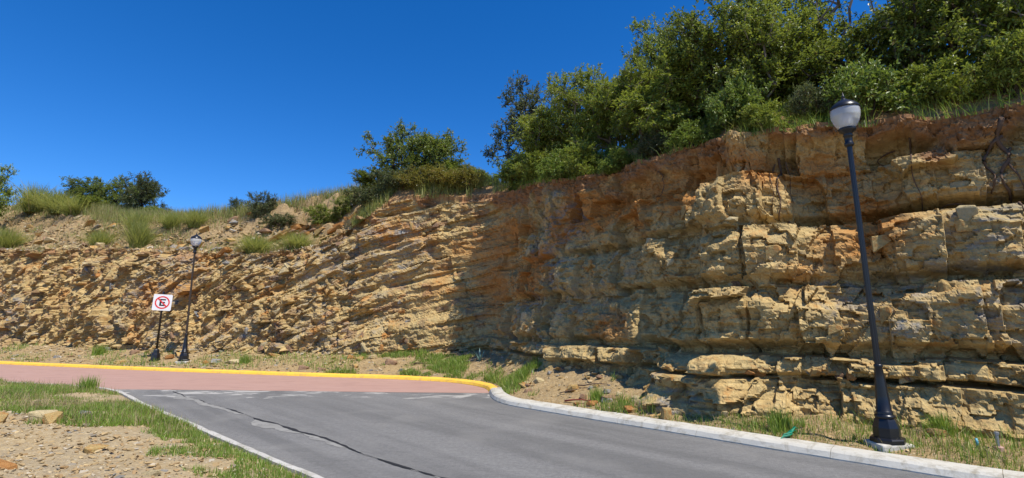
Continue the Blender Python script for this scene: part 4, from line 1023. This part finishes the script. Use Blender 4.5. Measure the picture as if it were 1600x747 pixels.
# ================================================================ street lamps
def street_lamp(loc, height, lean, label, pole_mat, foot_size):
    root = tag(empty('street_lamp', loc, (lean[0], lean[1], 0)), label, 'street lamp', 'black street lamps')
    V, F = box_geo(-foot_size, foot_size, -foot_size*.9, foot_size*.9, -.10, .045)
    link('footing', bevelled('footing', V, F, .025), M['kerb_white'], root)
    V, F = lathe([(.19, .045), (.19, .085), (.18, .10), (.145, .105)], 8, rot=R(22.5)); link('base_plate', mesh_from('base_plate', V, F), M['black'], root)
    V, F = lathe([(.145, .10), (.145, .22), (.137, .245), (.118, .30), (.106, .325)], 8, rot=R(22.5)); link('pedestal', mesh_from('pedestal', V, F), M['black'], root)
    V, F = lathe([(.106, .325), (.112, .345), (.106, .365), (.088, .37), (.095, .39), (.088, .41), (.082, .415), (.070, .60), (.056, .80), (.043, .93), (.050, .945), (.050, .965), (.038, .975)], 24)
    link('skirt', mesh_from('skirt', V, F), M['black'], root, True)
    zt = height-.66; prof = [(.037, .95), (.034, zt*.5), (.031, zt)]; n = 24                       # fluted, tapering pole
    V, F = lathe(prof, n); V = V.reshape(len(prof), n, 3); V[:, ::2, :2] *= .90; link('pole', mesh_from('pole', V.reshape(-1, 3), F), pole_mat, root)
    V, F = lathe([(.041, zt-.02), (.056, zt), (.056, zt+.03), (.046, zt+.045), (.05, zt+.12), (.062, zt+.13), (.05, zt+.15), (.055, zt+.165), (.095, zt+.19), (.105, zt+.215), (.105, zt+.235), (.09, zt+.24)], 24)
    link('collar', mesh_from('collar', V, F), M['black'], root, True)
    g0 = zt+.235; prof = []
    for k in range(26):
        t = k/25; r = np.interp(t, [0, .12, .35, .62, .85, 1], [.090, .120, .152, .172, .175, .170]); prof.append((r*(1+.009*(k % 2)), g0+t*.27))
    V, F = lathe(prof, 40); link('globe', mesh_from('globe', V, F), M['globe'], root, True)
    V, F = lathe([(.05, g0+.01), (.06, g0+.06), (.06, g0+.16), (.045, g0+.19)], 16); link('lamp_body', mesh_from('lamp_body', V, F), M['sign_white'], root, True)
    g1 = g0+.267
    cap = link('cap', mesh_from('cap', *lathe([(.176, g1), (.183, g1+.006), (.181, g1+.02), (.16, g1+.055), (.13, g1+.085), (.10, g1+.10), (.095, g1+.108), (.06, g1+.125), (.035, g1+.145), (.022, g1+.165)], 32)), M['black'], root, True)
    link('finial', mesh_from('finial', *lathe([(.012, g1+.16), (.02, g1+.172), (.022, g1+.185), (.014, g1+.20), (.008, g1+.235), (.002, g1+.25)], 12)), M['black'], cap, True)
    return root
street_lamp((4.62, 6.60, oz(4.62, 6.60)+.02), 4.50, (0, R(-1.3)), 'tall black street lamp with white globe standing close in front of the right cliff', M['black'], .20)
street_lamp((-11.42, 18.25, oz(-11.42, 18.25)+.0), 4.50, (0, R(.3)), 'small distant street lamp with brown pole behind the yellow kerb at left', M['pole_worn'], .20)

# ================================================================ no-parking sign
sg = tag(empty('road_sign', (-12.75, 18.75, oz(-12.75, 18.75)), (0, R(1.0), R(26))), 'square white no parking sign with crossed E on a black post behind the yellow kerb', 'road sign')
link('base', mesh_from('base', *lathe([(.20, -.05), (.20, .04), (.15, .06), (.14, .22), (.125, .26), (.10, .28), (.09, .38), (.06, .42)], 8, rot=R(22.5))), M['black'], sg)
link('post', mesh_from('post', *lathe([(.036, .40), (.034, 2.46), (.03, 2.48)], 16)), M['black'], sg, True)
def rounded(w, h, r, n=6):
    out = []
    for cx, cz, a0 in ((w/2-r, h/2-r, 0), (-w/2+r, h/2-r, 90), (-w/2+r, -h/2+r, 180), (w/2-r, -h/2+r, 270)):
        out += [(cx+r*math.cos(R(a0+90*k/n)), cz+r*math.sin(R(a0+90*k/n))) for k in range(n+1)]
    return out
def plate(name, outline, y0, y1, mat, parent, zc, tilt=0.0):
    n = len(outline); ct, st = math.cos(tilt), math.sin(tilt); o2 = [(x*ct-z*st, x*st+z*ct) for x, z in outline]
    V = [(x, y0, z+zc) for x, z in o2]+[(x, y1, z+zc) for x, z in o2]
    F = [tuple(range(n)), tuple(range(2*n-1, n-1, -1))]+[(k, (k+1) % n, n+(k+1) % n, n+k) for k in range(n)]
    return link(name, mesh_from(name, V, F), mat, parent)
TL = R(-2)
PZ = 2.07
panel = plate('panel', rounded(.58, .58, .04), -.055, -.049, M['sign_white'], sg, PZ, TL)
ang = np.linspace(0, 2*math.pi, 49)
ringV = [(r*math.cos(a), y, PZ+r*math.sin(a)) for y in (-.060, -.056) for r in (.228, .186) for a in ang[:-1]]
ringF = []
for k in range(48):
    j = (k+1) % 48; ringF += [(k, j, 48+j, 48+k), (k, j, 96+j, 96+k), (48+k, 48+j, 144+j, 144+k)]
link('prohibition_ring', mesh_from('prohibition_ring', ringV, ringF), M['sign_red'], panel)
plate('letter', [(x*.83, z*.83) for x, z in ((-.10, -.15), (.12, -.15), (.12, -.095), (-.035, -.095), (-.035, -.028), (.10, -.028), (.10, .028), (-.035, .028), (-.035, .095), (.12, .095), (.12, .15), (-.10, .15))], -.0585, -.056, M['sign_black'], panel, PZ, TL)
a = R(-45); hw = .02
plate('slash', [(-.192*math.cos(a)-hw*math.sin(a)*k, -.192*math.sin(a)+hw*math.cos(a)*k) for k in (1, -1)]+[(.192*math.cos(a)-hw*math.sin(a)*k, .192*math.sin(a)+hw*math.cos(a)*k) for k in (-1, 1)], -.0625, -.0605, M['sign_red'], panel, PZ, TL)

# ================================================================ small things on the verges
def small_tube(name, pts, rad, mat, label, cat, n=8):
    base = Vector(pts[0]); V, F = tube([Vector(p)-base for p in pts], rad, n); o = link(name, mesh_from(name, V, F), mat, smooth=True); o.location = base
    return tag(o, label, cat)
z = oz(5.62, 6.22)
ps = tag(empty('pipe_stub', (5.62, 6.22, z)), 'short galvanised pipe stub standing in the grass at right', 'pipe')
link('collar', mesh_from('collar', *lathe([(.05, -.03), (.05, .03), (.035, .04)], 10)), stone_mat('pink_mortar', (.42, .24, .19), (.5, .33, .27)), ps)
link('pipe', mesh_from('pipe', *lathe([(.018, .02), (.018, .17), (.026, .172), (.026, .195), (.016, .20)], 10)), M['steel'], ps)
small_tube('plastic_tube', [(5.45, 6.3, oz(5.45, 6.3)-.02), (5.45, 6.3, oz(5.45, 6.3)+.05), (5.455, 6.31, oz(5.45, 6.3)+.09)], [.018, .017, .012], M['blue_plastic'], 'short blue plastic tube end left of the pipe stub', 'tube')
zz = oz(3.62, 7.12)
nv, nf = [], []
for k in range(5):
    x0, y0 = 3.5+k*.035, 7.04+.03*k; b = len(nv)
    tv, tf = tube([(x0, y0, zz+.02), (x0+.07, y0+.03, zz+.07+.02*(k % 2)), (x0+.15, y0+.02, zz+.09+.02*k), (x0+.22, y0+.06, zz+.10+.035*(k % 3))], [.006, .012, .014, .004], 5); nv += tv; nf += [tuple(i+b for i in f) for f in tf]
tag(link('plastic_net', mesh_from('plastic_net', nv, nf), M['green_plastic']), 'crumpled green plastic net scrap in the grass behind the pale kerb', 'plastic scrap')
def stick(x0, y0, x1, y1, r, mat, label, bend=.05):
    pts = []
    for k in range(7):
        t = k/6; x, y = x0+(x1-x0)*t+bend*math.sin(3*t+x0), y0+(y1-y0)*t+bend*math.cos(4*t)*.5; pts.append((x, y, oz(x, y)+.035+.03*math.sin(math.pi*t)))
    return small_tube('fallen_branch', pts, [r*(1-.09*k) for k in range(7)], mat, label, 'branch', 6)
stick(.95, 9.95, 1.55, 9.55, .018, M['red_wood'], 'red brown stick lying on the earth strip')
stick(1.15, 10.7, 1.9, 10.3, .016, M['root'], 'grey brown branch lying above the red stick')
stick(.9, 10.4, 1.5, 10.5, .012, M['root'], 'thin dark twig lying left of the red stick')
stick(-1.9, 16.0, -1.0, 15.7, .02, M['grey_bark'], 'bleached branch at the inner corner of the cliff foot')
stick(-3.1, 16.6, -2.2, 16.3, .02, M['root'], 'dark branch lying at the cliff foot left of the blue green plant')
ag = tag(empty('agave', (-.95, 15.5, oz(-.95, 15.5)-.02)), 'small blue green spiky plant at the inner corner of the cliff', 'plant')
for k in range(9):
    a = 6.283*k/9+.3; l = .24+.08*(k % 3); e = .9 if k % 2 else .5
    V = [(0, 0, 0)]; V = [(-.022*math.sin(a), .022*math.cos(a), 0), (.022*math.sin(a), -.022*math.cos(a), 0), (l*.45*math.cos(a)*e+.028*math.sin(a), l*.45*math.sin(a)*e-.028*math.cos(a), l*.6), (l*.45*math.cos(a)*e-.028*math.sin(a), l*.45*math.sin(a)*e+.028*math.cos(a), l*.6), (l*.8*math.cos(a)*e, l*.8*math.sin(a)*e, l), (l*.43*math.cos(a)*e, l*.43*math.sin(a)*e, l*.57)]
    link('leaf', mesh_from('leaf', V, [(0, 1, 2, 3), (3, 2, 4), (1, 5, 2), (5, 0, 3), (5, 3, 4), (2, 5, 4)]), M['agave'], ag)
